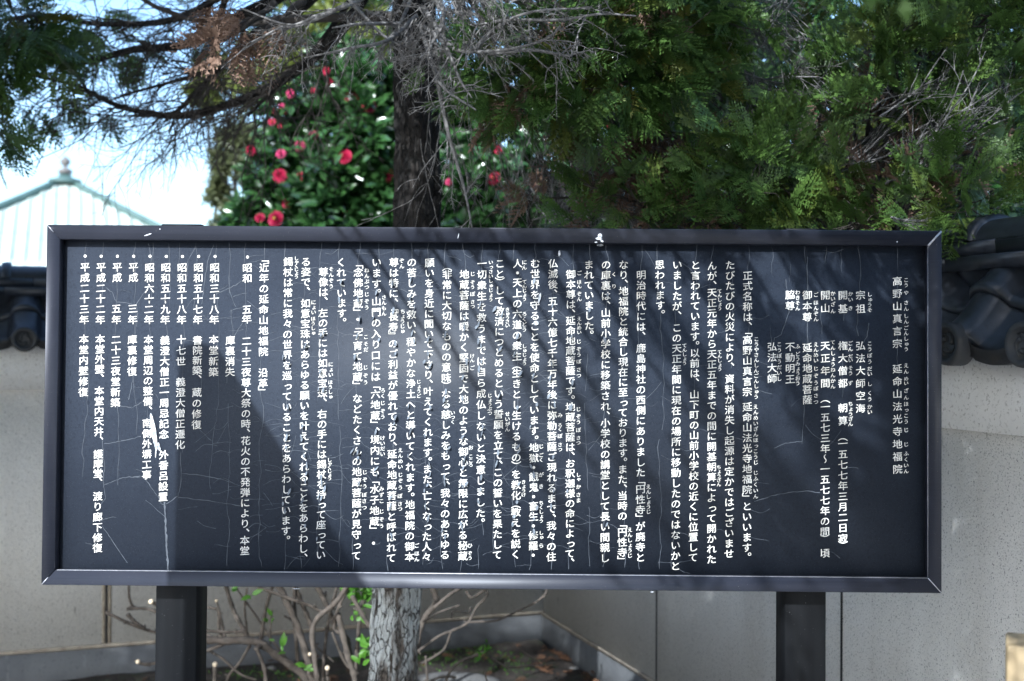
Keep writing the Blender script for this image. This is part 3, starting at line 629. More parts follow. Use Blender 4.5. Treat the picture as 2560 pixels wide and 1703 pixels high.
# ------------------------------------------------------------------ foliage building blocks
def frond(L=.13, n=9, curl=.25, seed=0, sub=True):
    """a flat cypress spray: x along, y across, z its normal; returns vertices, quads, age"""
    r = np.random.default_rng(seed); V = []; A = []
    def rh(p, d, l, w_, t):                       # a scale leaf: a thin kite
        d = d / np.linalg.norm(d); s = np.array([-d[1], d[0], 0]) * w_; q = p + d * l * .42; z = np.array([0, 0, w_ * .35])
        V.append([p, q + s - z, p + d * l, q - s - z]); A.append([t - .1, t, t + .12, t])
    ax = lambda s: np.array([s * L, .10 * L * math.sin(3 * s + seed), -curl * L * s * s])
    for i in range(int(n * 1.3)):
        s = i / (n * 1.3); p = ax(s); rh(p, ax(s + .09) - p, L * .11, .0034, s * .5)
    for i in range(n * 2):
        s = .08 + .9 * i / (n * 2); side = 1 if i % 2 else -1
        p = ax(s); l = L * .52 * (math.sin(math.pi * min(1, s * .78 + .22)) ** .8) * r.uniform(.75, 1.1)
        a = side * (.95 - .45 * s) + r.normal(0, .08)
        d = np.array([math.cos(a), math.sin(a), -.15]); m = max(2, int(l / .0085))
        for k in range(m):
            t = k / m; pos = p + d * l * t + np.array([.12 * l * t * t, 0, -.10 * l * t * t])
            rh(pos, d + np.array([.25 * t, 0, -.1 * t]), l / m * 1.4, .0042 * (1 - .4 * t), .25 + .7 * t * (.5 + .5 * s))
            if sub and k > 0 and k < m - 1 and r.random() < .85:
                for ss in (1, -1):
                    a2 = a + ss * .75; rh(pos, np.array([math.cos(a2), math.sin(a2), -.1]), min(.017, l * .32 * (1 - t * .6)), .0038, .35 + .6 * t)
    V = np.array(V); A = np.clip(np.array(A), 0, 1)
    return V.reshape(-1, 3), np.arange(len(V) * 4).reshape(-1, 4), A.ravel()
FR = [frond(.125, 7, c, s) for s, c in ((1, .2), (2, .45), (3, .05), (4, .3), (5, .6))]
FRL = [frond(.125, 6, c, s, False) for s, c in ((11, .2), (12, .45), (13, .0))]      # lighter in faces, for what hangs out of view
BR = [frond(.10, 7, c, s) for s, c in ((21, .9), (22, 1.2), (23, .6))]               # curled dead sprays

def scatter(mb, tmpl, pos, dirs, nrm, scale, rnd, r=rng):
    """copies of the templates at pos, x along dirs, z near nrm"""
    pos, dirs, nrm = np.asarray(pos), np.asarray(dirs), np.asarray(nrm)
    dirs = dirs / (np.linalg.norm(dirs, axis=1, keepdims=True) + 1e-9)
    y = np.cross(nrm, dirs); y /= (np.linalg.norm(y, axis=1, keepdims=True) + 1e-9); z = np.cross(dirs, y)
    pick = r.integers(0, len(tmpl), len(pos))
    for k, (v, f, a) in enumerate(tmpl):
        i = np.where(pick == k)[0]
        if not len(i): continue
        B = np.stack([dirs[i], y[i], z[i]], 1) * np.asarray(scale)[i][:, None, None]
        vv = np.einsum('vk,nkd->nvd', v, B) + pos[i][:, None, :]
        ff = (f[None] + (np.arange(len(i)) * len(v))[:, None, None]).reshape(-1, f.shape[1])
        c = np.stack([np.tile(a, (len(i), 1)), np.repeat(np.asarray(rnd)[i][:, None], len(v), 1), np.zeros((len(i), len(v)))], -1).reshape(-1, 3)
        mb.add(vv.reshape(-1, 3), ff, c)
def leaf(l=.07, w_=.033, fold=.18):
    v = np.array([[0, 0, 0], [l * .3, w_ * .46, fold * w_], [l * .3, 0, -.02 * l], [l * .3, -w_ * .46, fold * w_], [l * .65, w_ * .40, fold * w_ * .8 - .03 * l], [l * .65, 0, -.05 * l], [l * .65, -w_ * .40, fold * w_ * .8 - .03 * l], [l, 0, -.12 * l]])
    f = np.array([(0, 2, 1, 1), (0, 3, 2, 2), (1, 2, 5, 4), (2, 3, 6, 5), (4, 5, 7, 7), (5, 6, 7, 7)])
    return v, f, np.array([.2, .5, .3, .5, .6, .4, .6, .8])
def fix(t):                                       # triangles of the leaf as true triangles are not needed: split the tip and base into quads
    v, f, a = t
    v2 = np.concatenate([v, (v[[0]] + v[[1]]) / 2 + [[0, .002, 0]], (v[[0]] + v[[3]]) / 2 - [[0, .002, 0]], (v[[7]] + v[[4]]) / 2, (v[[7]] + v[[6]]) / 2])
    f2 = np.array([(0, 2, 1, 8), (0, 9, 3, 2), (1, 2, 5, 4), (2, 3, 6, 5), (4, 5, 7, 10), (5, 6, 11, 7)])
    return v2, f2, np.concatenate([a, [.3, .3, .7, .7]])
LEAF_C = [fix(leaf(.082, .042, .2)), fix(leaf(.072, .036, .1)), fix(leaf(.088, .044, .3))]
LEAF_S = [fix(leaf(.045, .022, .2)), fix(leaf(.05, .02, .1))]
LEAF_L = [fix(leaf(.075, .034, .2)), fix(leaf(.085, .036, .1))]

def wig(a, b, n=8, amp=.05, sag=0.0, r=random):
    a, b = np.asarray(a, float), np.asarray(b, float); L = np.linalg.norm(b - a); p = []
    o = np.array([r.gauss(0, 1), r.gauss(0, 1), r.gauss(0, 1)]); q = np.array([r.gauss(0, 1), r.gauss(0, 1), r.gauss(0, 1)])
    for i in range(n):
        t = i / (n - 1)
        p.append(a + (b - a) * t + amp * L * (o * math.sin(math.pi * t) + .4 * q * math.sin(2 * math.pi * t)) - np.array([0, 0, sag * L * math.sin(math.pi * t)]))
    return np.array(p)
def smooth(pts, n=24):                            # a soft curve through control points
    P_ = np.asarray(pts, float); m = len(P_)
    P2 = np.concatenate([[2 * P_[0] - P_[1]], P_, [2 * P_[-1] - P_[-2]]]); out = []
    for t in np.linspace(0, m - 1 - 1e-6, n):
        i = int(t); u = t - i; a, b, c, d = P2[i:i + 4]
        out.append(.5 * ((2 * b) + (-a + c) * u + (2 * a - 5 * b + 4 * c - d) * u * u + (-a + 3 * b - 3 * c + d) * u ** 3))
    return np.array(out)
def twigs(mb, p, d, L, r0, lev, spread=.6, grav=0.0, kids=(4, 7), spur=0.0, seed=random, k=4):
    """a branching bare twig"""
    n = max(5, int(L / .03)); pts = [np.asarray(p, float)]; d = norm(d); st = L / n
    for i in range(n):
        d = norm(d + np.array([seed.gauss(0, .13), seed.gauss(0, .13), seed.gauss(0, .13) - grav])); pts.append(pts[-1] + d * st)
    pts = np.array(pts); rad = np.linspace(r0, r0 * .35, len(pts))
    mb.tube(pts, rad, k if r0 > .004 else 3, False)
    if spur:
        for i in range(int(L / spur)):
            j = seed.uniform(.1, 1) * (len(pts) - 1.01); q = pts[int(j)] * (1 - j % 1) + pts[int(j) + 1] * (j % 1)
            e = norm(np.array([seed.gauss(0, 1), seed.gauss(0, 1), seed.gauss(0, 1)]) + d * .8); l = seed.uniform(.006, .02)
            mb.tube([q, q + e * l], [r0 * .45, r0 * .2], 3, False)
    if lev > 0:
        for _ in range(seed.randint(*kids)):
            j = seed.uniform(.18, .95); i = int(j * (len(pts) - 1)); dd = norm(pts[min(i + 1, len(pts) - 1)] - pts[i])
            e = norm(np.array([seed.gauss(0, 1), seed.gauss(0, 1), seed.gauss(0, 1)])); e = norm(e - dd * (e @ dd))
            twigs(mb, pts[i], dd * (1 - spread * .4) + e * spread, L * seed.uniform(.35, .65) * (1.1 - .5 * j), max(.0009, r0 * .55), lev - 1, spread, grav * 1.2, kids, spur, seed, k)
    return pts
def bark_tube(ctrl, radii, n=60, k=28, rough=.06, seed=3):
    p = smooth(ctrl, n); r = np.interp(np.linspace(0, 1, n), np.linspace(0, 1, len(radii)), radii)
    rg = np.random.default_rng(seed); an = np.arange(k) * 2 * math.pi / k
    rid = rg.normal(0, 1, k); rid = rid + .5 * np.roll(rid, 1)
    v = np.zeros((n, k + 1, 3)); drift = np.cumsum(rg.normal(0, .25, (n, k)), 0) * .25
    for i in range(n):
        t = norm(p[min(i + 1, n - 1)] - p[max(i - 1, 0)]); u = norm(np.cross(t, (0, 1, .1))); w_ = np.cross(t, u)
        q = r[i] * (1 + rough * (rid + drift[i]) + rough * .6 * rg.normal(0, 1, k) + .05 * np.sin(an * 3 + i * .05))
        ring = p[i] + q[:, None] * (np.cos(an)[:, None] * u + np.sin(an)[:, None] * w_)
        v[i, :k] = ring; v[i, k] = ring[0]
    return v
# ------------------------------------------------------------------ the cypress behind the sign
CY = 4.0
t1 = thing('cypress_tree', 'old cypress with a lichen covered trunk, grey dead branches and green sprays behind the sign', 'tree', at(985, 2040, CY), 'cypress trees round the sign')
L1 = np.array(t1.location)
ctrl = [at(968, 2060, CY), at(985, 1703, CY), at(997, 1480, CY), at(1022, 1000, CY), at(1046, 560, CY), at(1041, 200, CY), at(1030, -120, CY), at(1010, -700, CY), at(1000, -1100, CY)]
rad = [.100, .073, .075, .074, .071, .066, .062, .05, .03]
P_ = smooth(ctrl, 90); zz = P_[:, 2]
v = bark_tube(ctrl, rad, 90, 36, .055)
cut = int(np.argmax(zz > 1.28))
m = MB(); m.grid(v[:cut + 1]); m.build('lower_trunk', M['lichen_bark'], t1, True, L1)
m = MB(); m.grid(v[cut:]); m.build('trunk', M['bark'], t1, True, L1)

# limbs to the left, against the sky
lm = MB(); tw = MB()
rl = random.Random(11)
LIMBS = [
 ([(1035, -260, 4.0), (880, 40, 4.1), (730, 185, 4.3), (570, 262, 4.5), (430, 290, 4.6), (300, 266, 4.7), (190, 215, 4.8), (90, 190, 4.9)], .022, 65),
 ([(1030, -330, 4.0), (800, -20, 4.2), (640, 100, 4.4), (520, 200, 4.5), (440, 280, 4.6), (390, 292, 4.65)], .018, 46),
 ([(1030, -420, 4.0), (760, -60, 4.3), (600, 40, 4.5), (470, 110, 4.6), (330, 125, 4.7), (200, 158, 4.8), (70, 150, 4.9)], .026, 50),
 ([(1025, -420, 4.0), (700, -160, 4.3), (560, -20, 4.4), (430, 50, 4.6), (250, 60, 4.8), (80, 40, 5.0), (-80, 70, 5.1)], .020, 46),
 ([(1030, -300, 4.0), (900, -40, 4.1), (790, 120, 4.2), (700, 210, 4.3), (620, 290, 4.4)], .014, 38),
 ([(1000, -500, 4.0), (640, -120, 4.5), (540, 60, 4.6), (530, 160, 4.6), (480, 190, 4.6), (300, 240, 4.7)], .016, 42),
]
for pts, r0, nt_ in LIMBS:
    p = smooth([at(*q) for q in pts], 40); lm.tube(p, np.linspace(r0, r0 * .3, 40), 8)
    for _ in range(nt_):
        j = rl.uniform(.22, .99); i = int(j * 38); d = norm(p[i + 1] - p[i])
        e = norm([rl.gauss(0, 1), rl.gauss(0, .8), rl.gauss(-.15, 1)])
        twigs(tw, p[i], d * .9 + e * .8, rl.uniform(.18, .55), rl.uniform(.0022, .0042), 2, .75, .02, (2, 5), 0, rl)
# thin hanging twigs
for a, b, c in (((250, 300), (200, 350), (65, 412)), ((255, 290), (240, 340), (235, 425)), ((440, 300), (300, 370), (258, 348)), ((560, 290), (440, 350), (365, 362)), ((600, 280), (560, 350), (450, 358)), ((640, 300), (600, 320), (540, 345)), ((670, 180), (700, 330), (703, 412)), ((140, 330), (130, 340), (138, 362)), ((400, 292), (370, 310), (290, 320))):
    tw.tube(smooth([at(*a, 4.5), at(*b, 4.5), at(*c, 4.5)], 14), np.linspace(.0024, .001, 14), 4, False)
lm.build('limb', M['bark'], t1, True, L1)
tw.build('bare_twigs', M['twig'], t1, False, L1)

# the grey dead branches at the top of the picture
dm = MB(); rd = random.Random(23)
B0 = at(1060, 60, 3.75)
DEAD = [
 [(1050, -60, 3.9), (1000, 60, 3.6), (960, 110, 3.45), (930, 160, 3.4)], [(860, -20, 3.4), (900, 30, 3.4), (960, 90, 3.4), (1010, 120, 3.45)],
 [(1060, 20, 3.7), (1120, 110, 3.4), (1180, 130, 3.3), (1290, 120, 3.2), (1370, 95, 3.15), (1400, 65, 3.1)], [(1050, -40, 3.8), (1150, 60, 3.5), (1270, 50, 3.35), (1400, 50, 3.25), (1500, 35, 3.2), (1590, 40, 3.15)],
 [(1060, 0, 3.8), (1180, -20, 3.5), (1290, 0, 3.4), (1390, -30, 3.3)], [(1050, 60, 3.7), (1110, 110, 3.4), (1150, 200, 3.3), (1180, 245, 3.25)],
 [(1050, 60, 3.7), (1080, 160, 3.4), (1110, 220, 3.3), (1190, 275, 3.2)], [(1040, 40, 3.7), (970, 100, 3.4), (880, 120, 3.3), (760, 145, 3.3)],
 [(1060, 80, 3.7), (1200, 130, 3.3), (1330, 125, 3.2), (1420, 140, 3.2), (1430, 125, 3.2)], [(1020, -80, 3.8), (900, 0, 3.4), (790, 40, 3.3), (720, 62, 3.3), (600, 20, 3.3)],
 [(870, 10, 3.3), (760, 60, 3.3), (690, 75, 3.3), (600, 130, 3.3)], [(1070, -60, 3.7), (1110, 40, 3.4), (1080, 110, 3.35), (1070, 145, 3.3)],
 [(1090, 180, 3.4), (1120, 330, 3.4), (1160, 470, 3.4), (1180, 570, 3.4)],
 [(1180, 130, 3.3), (1240, 70, 3.3), (1330, 30, 3.2), (1480, 20, 3.2)], [(1000, 60, 3.5), (900, 60, 3.35), (830, 70, 3.3)],
]
for pts in DEAD:
    p = smooth([at(*q) for q in pts], 26); dm.tube(p, np.linspace(.0075, .0022, 26), 6)
    for _ in range(12):
        j = rd.uniform(.1, .99); i = int(j * 24); d = norm(p[i + 1] - p[i]); e = norm([rd.gauss(0, 1), rd.gauss(0, .8), rd.gauss(-.4, .8)])
        twigs(dm, p[i], d * .6 + e, rd.uniform(.06, .19), rd.uniform(.0016, .003), 1, .8, .06, (2, 5), .012, rd)
for _ in range(85):                               # the bristling tangle round the trunk
    px, py = rd.gauss(1165, 95), rd.uniform(-50, 75)
    twigs(dm, at(px, py, rd.uniform(3.2, 3.7)), (rd.gauss(.1, .6), rd.gauss(-.2, .5), rd.gauss(-.5, .6)), rd.uniform(.08, .22), rd.uniform(.0018, .0034), 1, .8, .12, (2, 5), .013, rd)
for _ in range(46):                                # long fine hanging ones
    px = rd.uniform(1040, 1420)
    twigs(dm, at(px, rd.uniform(200, 360), rd.uniform(3.7, 4.4)), (rd.gauss(.15, .25), rd.gauss(0, .2), -1), rd.uniform(.22, .5), .0019, 1, .5, .04, (1, 3), 0, rd)
dm.build('dead_branches', M['dead_twig'], t1, False, L1)

# live sprays, clump by clump: (pixel, depth, spread, number)
def clumps(mb, wood, lst, base, tmpl, r, smin=.8, smax=1.35, up=0.0, face=.6, link=True):
    pos, dr, nr, sc = [], [], [], []
    for (px, py, Y, sp, n) in lst:
        c = at(px, py, Y); b = base(c)
        main = norm(c - b)
        if link and wood is not None: wood.tube(wig(b, c, 12, .05, -.03, r), np.linspace(.012, .003, 12), 5)
        for _ in range(n):
            o = np.array([r.gauss(0, sp), r.gauss(0, sp * .8), r.gauss(0, sp * .8)]); q = c + o
            d = norm(main * .55 + norm(o) * .75 + np.array([r.gauss(0, .35), r.gauss(-.15, .3), r.gauss(up - .15, .4)]))
            s = r.uniform(smin, smax)
            pos.append(q); dr.append(d); sc.append(s)
            nn = norm(np.array([r.gauss(0, .5), -face + r.gauss(0, .5), .55 + r.gauss(0, .4)])); nr.append(nn)
            if wood is not None and r.random() < .55: wood.tube(wig(c + o * .15 - main * .03, q, 4, .08, 0, r), [.0026, .0022, .0018, .0014], 3, False)
    scatter(mb, tmpl, pos, dr, nr, np.array(sc), rng.random(len(pos)))
rc = random.Random(31)
fo = MB(); wd = MB(); bs = MB()
limb0 = lambda c: at(1045, -60, 3.95) * .55 + c * .45 + np.array([0, .1, .12])
MID = [(1290, 245, 3.45, .075, 26), (1230, 215, 3.5, .06, 16), (1300, 320, 3.4, .05, 15), (1260, 285, 3.4, .05, 12), (1400, 140, 3.5, .09, 34), (1380, 230, 3.5, .08, 26), (1480, 210, 3.45, .09, 34), (1500, 110, 3.5, .10, 40), (1560, 40, 3.5, .10, 40), (1460, 40, 3.55, .08, 26), (1620, 90, 3.5, .10, 40),
       (1600, 190, 3.5, .10, 38), (1690, 60, 3.55, .09, 36), (1730, 20, 3.55, .08, 26), (1560, 270, 3.45, .075, 24), (1480, 290, 3.45, .06, 16), (1690, 160, 3.55, .09, 30), (1660, 260, 3.55, .08, 22), (1760, 110, 3.6, .07, 20), (1350, 170, 3.5, .06, 16), (1780, 50, 3.6, .05, 14), (1720, 230, 3.65, .06, 12)]
clumps(fo, wd, [(a, b - 45, c, d, n) for a, b, c, d, n in MID], limb0, FR, rc, .65, 1.1)
LEFT = [(10, 110, 4.4, .07, 15), (50, 50, 4.5, .08, 14), (0, 30, 4.5, .10, 14), (85, 110, 4.4, .05, 10), (0, 165, 4.5, .05, 10), (-60, 120, 4.4, .12, 20), (-15, 340, 4.4, .03, 4), (-30, 300, 4.5, .05, 5), (100, 60, 4.5, .05, 8)]
LEFTD = [(215, 265, 5.0, .04, 4), (260, 95, 5.2, .07, 9), (140, 215, 5.1, .05, 5), (330, 100, 5.2, .08, 5), (240, 300, 5.0, .03, 2), (30, 235, 5.1, .06, 6), (180, 10, 5.2, .12, 9), (450, 0, 5.2, .12, 8), (600, -10, 5.2, .12, 8)]
limbL = lambda c: c + np.array([-.1, .1, .12])
clumps(fo, wd, LEFT, limbL, FR, rc, 1.0, 1.5); clumps(fo, None, LEFTD, limbL, FR, rc, .9, 1.5, link=False)
# the unseen crown above the picture, shaped to keep the garden corner in shade
pos, dr, nr, sc = [], [], [], []
for _ in range(1500):
    while True:
        q = np.array([rc.uniform(-3.3, 2.1), rc.uniform(2.2, 5.2), rc.uniform(2.5, 4.6)])
        fz = 1.56 + .292 * q[1] + .34
        if fz < q[2] < fz + (.42 if rc.random() < .8 else 1.2): break
    pos.append(q); d = norm((q - np.array([-.2, 4.0, 3.2])) * [1, 1, .4]); dr.append(norm(np.cross(SUNV, [rc.gauss(0, 1), rc.gauss(0, 1), rc.gauss(0, 1)]) + .4 * d)); nr.append(norm(-SUNV + np.array([rc.gauss(0, .35), rc.gauss(0, .35), rc.gauss(0, .35)]))); sc.append(rc.uniform(2.0, 2.8))
cw = MB(); scatter(cw, FRL, pos, dr, nr, np.array(sc), rng.random(len(pos)))
for _ in range(60):
    a = rc.uniform(0, 6.28); z = rc.uniform(2.6, 4.4); cw2 = at(1015, -500, CY); s0_ = np.array([cw2[0], cw2[1], z]); e_ = s0_ + np.array([math.cos(a) * rc.uniform(1, 2), math.sin(a) * rc.uniform(.8, 1.4), rc.uniform(-.1, .3)])
    if e_[2] > 1.56 + .30 * e_[1]: wd.tube(wig(s0_, e_, 10, .04, 0, rc), np.linspace(.02, .006, 10), 5)
cw.build('crown', M['hinoki'], t1, False, L1)
# unseen boughs added over the sign, aligned to streak its right side with shadow
bo = MB(); bw = MB(); pos, dr, nr, sc = [], [], [], []
rb = random.Random(77)
def shade_at(px, py, Y):                           # the point at depth Y whose shadow falls on that point of the panel
    p = at(px, py, 2.875); return p + SUNV / SUNV[1] * (Y - p[1])
STR = [(860, 590, 2.1, 3, .3), (930, 640, 2.05, 5, .4), (1010, 590, 2.05, 7, .4), (1090, 650, 2.0, 4, .3), (1180, 620, 2.0, 4, .25), (1330, 640, 1.95, 8, .4)]
c_ = 1235.0
while c_ < 2620:                                   # rows of narrow sprays running towards the viewer, thicker to the right
    dn = .30 if c_ < 1480 else (.50 if c_ < 1750 else .80)
    for py, Y0 in ((690, 1.85), (1010, 1.4), (1340, .95)):
        px = c_ + .60 * (py - 1000) + rb.gauss(0, 10)
        if 1150 < px < 2360 and rb.random() < (dn if py < 1200 else dn * .8): STR.append((px, py + rb.gauss(0, 40), Y0, int(7 + 14 * dn), .45 + .35 * dn))
    c_ += rb.uniform(30, 50)
for (px, py, Y0, nfr, ss) in STR:
    c = shade_at(px, py, Y0); hl = rb.uniform(.26, .40); vx = rb.gauss(.07, .03)
    a = c + np.array([-vx * hl, hl, rb.gauss(0, .01)]); b = c + np.array([vx * hl, -hl, rb.gauss(0, .01)])
    bw.tube(wig(a, b, 10, .008, 0, rb), np.linspace(.007, .003, 10), 6)
    for _ in range(nfr):
        t = rb.random(); q = a * (1 - t) + b * t + np.array([rb.gauss(0, .010), 0, rb.gauss(0, .010)])
        pos.append(q); dr.append(norm([rb.gauss(.05, .2), -1, rb.gauss(0, .2)])); nr.append(norm([rb.gauss(0, 1), 0, rb.gauss(0, 1)])); sc.append(ss * rb.uniform(.8, 1.3))
for _ in range(4600):                               # unseen sprays added facing the sun, shading right wall and under the sign
    q = np.array([rb.uniform(-1.4, 1.9), rb.uniform(-.3, 2.1), rb.uniform(2.1, 4.0)])
    if q[2] < 1.56 + .32 * q[1] + .25: continue
    h = q - SUNV / SUNV[1] * (q[1] - 2.875)
    if h[2] > 2.38 or (h[2] > 2.0 and not -.35 < h[0] < .22) or (-1.3 < h[0] < 1.1 and .60 < h[2] < 2.1) or h[0] < -1.5 or h[2] < -.3: continue
    hp = q - SUNV / SUNV[1] * (q[1] - 2.05)
    if .65 < hp[0] < 1.3 and .5 < hp[2] < 1.3: continue          # leaves the wooden post in the sun
    pos.append(q); dr.append(np.cross(SUNV, [rb.gauss(0, 1), rb.gauss(0, 1), rb.gauss(0, 1)])); nr.append(norm(-SUNV + np.array([rb.gauss(0, .3), rb.gauss(0, .3), rb.gauss(0, .3)]))); sc.append(rb.uniform(2., 3.))
for k in range(5):
    a = at(1010, -620 - 60 * k, CY); b = np.array([.75 + .25 * k, 1.3, 3.0 + .08 * k]); bw.tube(wig(a, b, 14, .04, -.05, rb), np.linspace(.022, .008, 14), 6)
scatter(bo, FRL, pos, dr, nr, np.array(sc), rng.random(len(pos)))
bo.build('shade_sprays', M['hinoki'], t1, False, L1)
bw.build('shade_bough', M['bark'], t1, True, L1)
# brown dead sprays
BROWN1 = [(592, 85, 3.35, .024, 8), (622, 55, 3.35, .022, 7), (560, 100, 3.3, .018, 4), (520, 105, 3.3, .014, 3), (640, 95, 3.35, .018, 5), (555, 5, 3.4, .03, 6), (700, 50, 3.4, .016, 2), (600, 120, 3.35, .015, 3), (1310, 255, 3.4, .025, 6), (1255, 270, 3.4, .025, 6), (1480, 170, 3.5, .04, 6), (1410, 15, 3.4, .03, 5), (1590, 25, 3.45, .05, 6)]
clumps(bs, wd, BROWN1, lambda c: c + np.array([.05, .1, .08]), BR, rc, .6, 1.1, -.3, .3)
fo.build('sprays', M['hinoki'], t1, False, L1)
bs.build('brown_sprays', M['brown_spray'], t1, False, L1)
wd.build('branches', M['twig'], t1, False, L1)

# ------------------------------------------------------------------ the cypress hanging over the right wall
TB = np.array([1.55, 4.5, 0.0])
t2 = thing('cypress_tree', 'bushy cypress with bare grey twigs and low green sprays hanging over the right wall', 'tree', TB, 'cypress trees round the sign')
st = MB()
hub = np.array([1.45, 4.45, 1.9])
st.tube(smooth([TB, (1.5, 4.5, 1.0), hub, (1.5, 4.4, 2.9), (1.4, 4.4, 4.2)], 24), np.linspace(.08, .03, 24), 10)
for tgt in ((2440, 250, 3.6), (2560, 100, 3.7), (2100, 470, 3.8), (1900, 520, 3.9), (1750, 480, 4.0), (2250, 380, 3.6), (2480, 480, 3.5), (2000, 250, 4.2), (2300, 150, 4.0)):
    e_ = at(*tgt); st.tube(wig(hub + np.array([0, 0, rc.uniform(-.3, .3)]), e_, 16, .05, .06, rc), np.linspace(.02, .007, 16), 6)
st.build('trunk', M['bark'], t2, True, TB)
fo = MB(); wd = MB(); bs = MB(); fb = MB()
RIGHT = [(1460, 460, 3.5, .022, 4), (1465, 520, 3.5, .03, 7), (1460, 570, 3.5, .03, 6), (1590, 510, 3.5, .045, 8), (1600, 570, 3.55, .05, 7), (1720, 500, 3.5, .03, 5), (1740, 540, 3.5, .045, 9), (1700, 470, 3.5, .02, 4), (1830, 400, 3.45, .05, 13), (1900, 390, 3.4, .055, 14), (1860, 450, 3.4, .06, 17), (1930, 450, 3.45, .06, 16), (1840, 520, 3.45, .06, 16), (1790, 430, 3.5, .03, 6),
         (1950, 540, 3.5, .07, 17), (2050, 290, 3.6, .05, 12), (2075, 250, 3.6, .03, 6), (2000, 345, 3.6, .035, 6), (2045, 480, 3.5, .06, 13), (2080, 540, 3.5, .06, 14), (2020, 500, 3.5, .04, 7), (2195, 110, 3.5, .05, 14), (2190, 180, 3.5, .055, 16), (2230, 150, 3.5, .04, 7), (2180, 220, 3.5, .03, 4), (2250, 70, 3.5, .06, 14), (2330, 20, 3.5, .08, 22), (2420, 40, 3.5, .09, 27), (2360, 90, 3.5, .07, 17), (2500, 20, 3.45, .08, 22), (2480, 110, 3.5, .07, 18), (2550, 90, 3.5, .07, 14),
         (2340, 280, 3.55, .04, 8), (2370, 300, 3.5, .05, 13), (2330, 330, 3.5, .04, 8), (2400, 250, 3.6, .04, 7), (2540, 180, 3.5, .06, 13), (2450, 330, 3.5, .04, 8), (2470, 380, 3.5, .04, 8), (2380, 460, 3.4, .05, 13), (2330, 520, 3.35, .06, 14), (2420, 500, 3.4, .05, 11), (2250, 545, 3.4, .055, 12), (2160, 550, 3.4, .055, 11), (2420, 150, 3.7, .08, 14), (2300, 200, 3.8, .07, 9), (1660, 330, 3.7, .02, 4), (1560, 90, 3.9, .1, 9), (1800, 250, 3.9, .05, 6), (1790, 330, 3.9, .04, 4), (2400, 560, 3.35, .04, 6)]
hubf = lambda c: c * .6 + (hub + np.array([0, 0, -.05])) * .4 + np.array([0, .08, -.06])
clumps(fo, wd, RIGHT, hubf, FR, rc, .7, 1.15, .45, .85)
DARK = [(2060, 60, 4.6, .2, 30), (2140, 200, 4.6, .16, 22), (2000, 160, 4.8, .16, 20), (2500, 250, 4.2, .18, 30), (2560, 400, 4.0, .16, 28), (2480, 470, 3.9, .12, 23), (2520, 540, 3.8, .10, 18), (2420, 560, 3.8, .09, 13), (2300, 60, 4.4, .2, 30), (2440, 130, 4.3, .2, 30), (2200, 320, 4.6, .1, 7), (1930, 30, 4.8, .14, 13), (2580, 150, 4.1, .2, 30), (2350, 400, 4.3, .1, 10), (2250, 470, 4.2, .1, 8), (1860, 160, 4.8, .1, 7), (1950, 300, 4.8, .12, 9)]
clumps(fb, None, DARK, hubf, FR, rc, 1.0, 1.6, -.1, .6, False)
BROWN2 = [(1655, 330, 3.6, .015, 4), (1650, 365, 3.6, .018, 5), (1620, 385, 3.6, .018, 4), (1700, 400, 3.6, .03, 7), (1690, 450, 3.6, .04, 10), (1570, 430, 3.6, .035, 7), (1560, 480, 3.65, .04, 8), (1640, 520, 3.65, .05, 12), (1500, 390, 3.8, .04, 9), (1760, 340, 3.6, .03, 6), (1740, 480, 3.6, .05, 10), (1450, 430, 3.8, .05, 9), (1600, 450, 3.7, .06, 12), (1790, 500, 3.6, .05, 12), (1680, 550, 3.65, .06, 14), (1520, 540, 3.7, .05, 10), (1340, 500, 3.9, .04, 6),  (2130, 255, 3.7, .035, 14), (2170, 230, 3.7, .025, 8), (2160, 300, 3.75, .035, 10), (2240, 440, 3.55, .05, 20), (2190, 480, 3.5, .05, 20), (2260, 500, 3.5, .05, 18), (2130, 440, 3.6, .05, 10), (2040, 400, 3.6, .05, 12), (2380, 380, 3.6, .05, 8), (1960, 520, 3.6, .05, 10), (2440, 420, 3.55, .04, 6)]
clumps(bs, wd, BROWN2, hubf, BR, rc, .6, 1.1, .2, .3)
dt = MB()
def bunch(src, tgts, Y, n, jit, r0=.003, lev=1):
    for _ in range(n):
        t = rc.choice(tgts); a = at(src[0] + rc.gauss(0, jit), src[1] + rc.gauss(0, jit), Y + rc.gauss(0, .06)); b = at(t[0] + rc.gauss(0, jit * 1.6), t[1] + rc.gauss(0, jit * 1.6), Y + rc.gauss(0, .1))
        p = wig(a, b, 12, .05, .03, rc); dt.tube(p, np.linspace(r0, r0 * .4, 12), 4, False)
        for _k in range(rc.randint(2, 5)):
            i = rc.randint(3, 10); d = norm(p[i + 1] - p[i]); twigs(dt, p[i], d + .6 * norm([rc.gauss(0, 1), rc.gauss(0, .6), rc.gauss(0, 1)]), rc.uniform(.05, .18), r0 * .5, lev, .6, .02, (1, 3), 0, rc)
bunch((1815, -10), [(1870, 90), (1940, 120), (1990, 100)], 3.7, 30, 18, .0026)
bunch((1960, -30), [(1930, 60), (1965, 50), (1920, 40)], 3.6, 12, 15, .0022)
bunch((1850, 190), [(1930, 300), (1945, 350), (1990, 260), (1900, 360)], 3.7, 34, 20, .0030)
bunch((1965, 195), [(2070, 190), (2010, 160), (1970, 330), (1995, 320), (2060, 340)], 3.6, 9, 6, .0030)
bunch((2160, 190), [(2060, 195), (2040, 215)], 3.6, 4, 6, .0035)
bunch((2095, 430), [(2310, 260), (2350, 180), (2400, 270), (2460, 240)], 3.6, 30, 22, .0036)
bunch((2250, 470), [(2420, 280), (2490, 170), (2450, 350), (2470, 200)], 3.5, 34, 24, .0034)
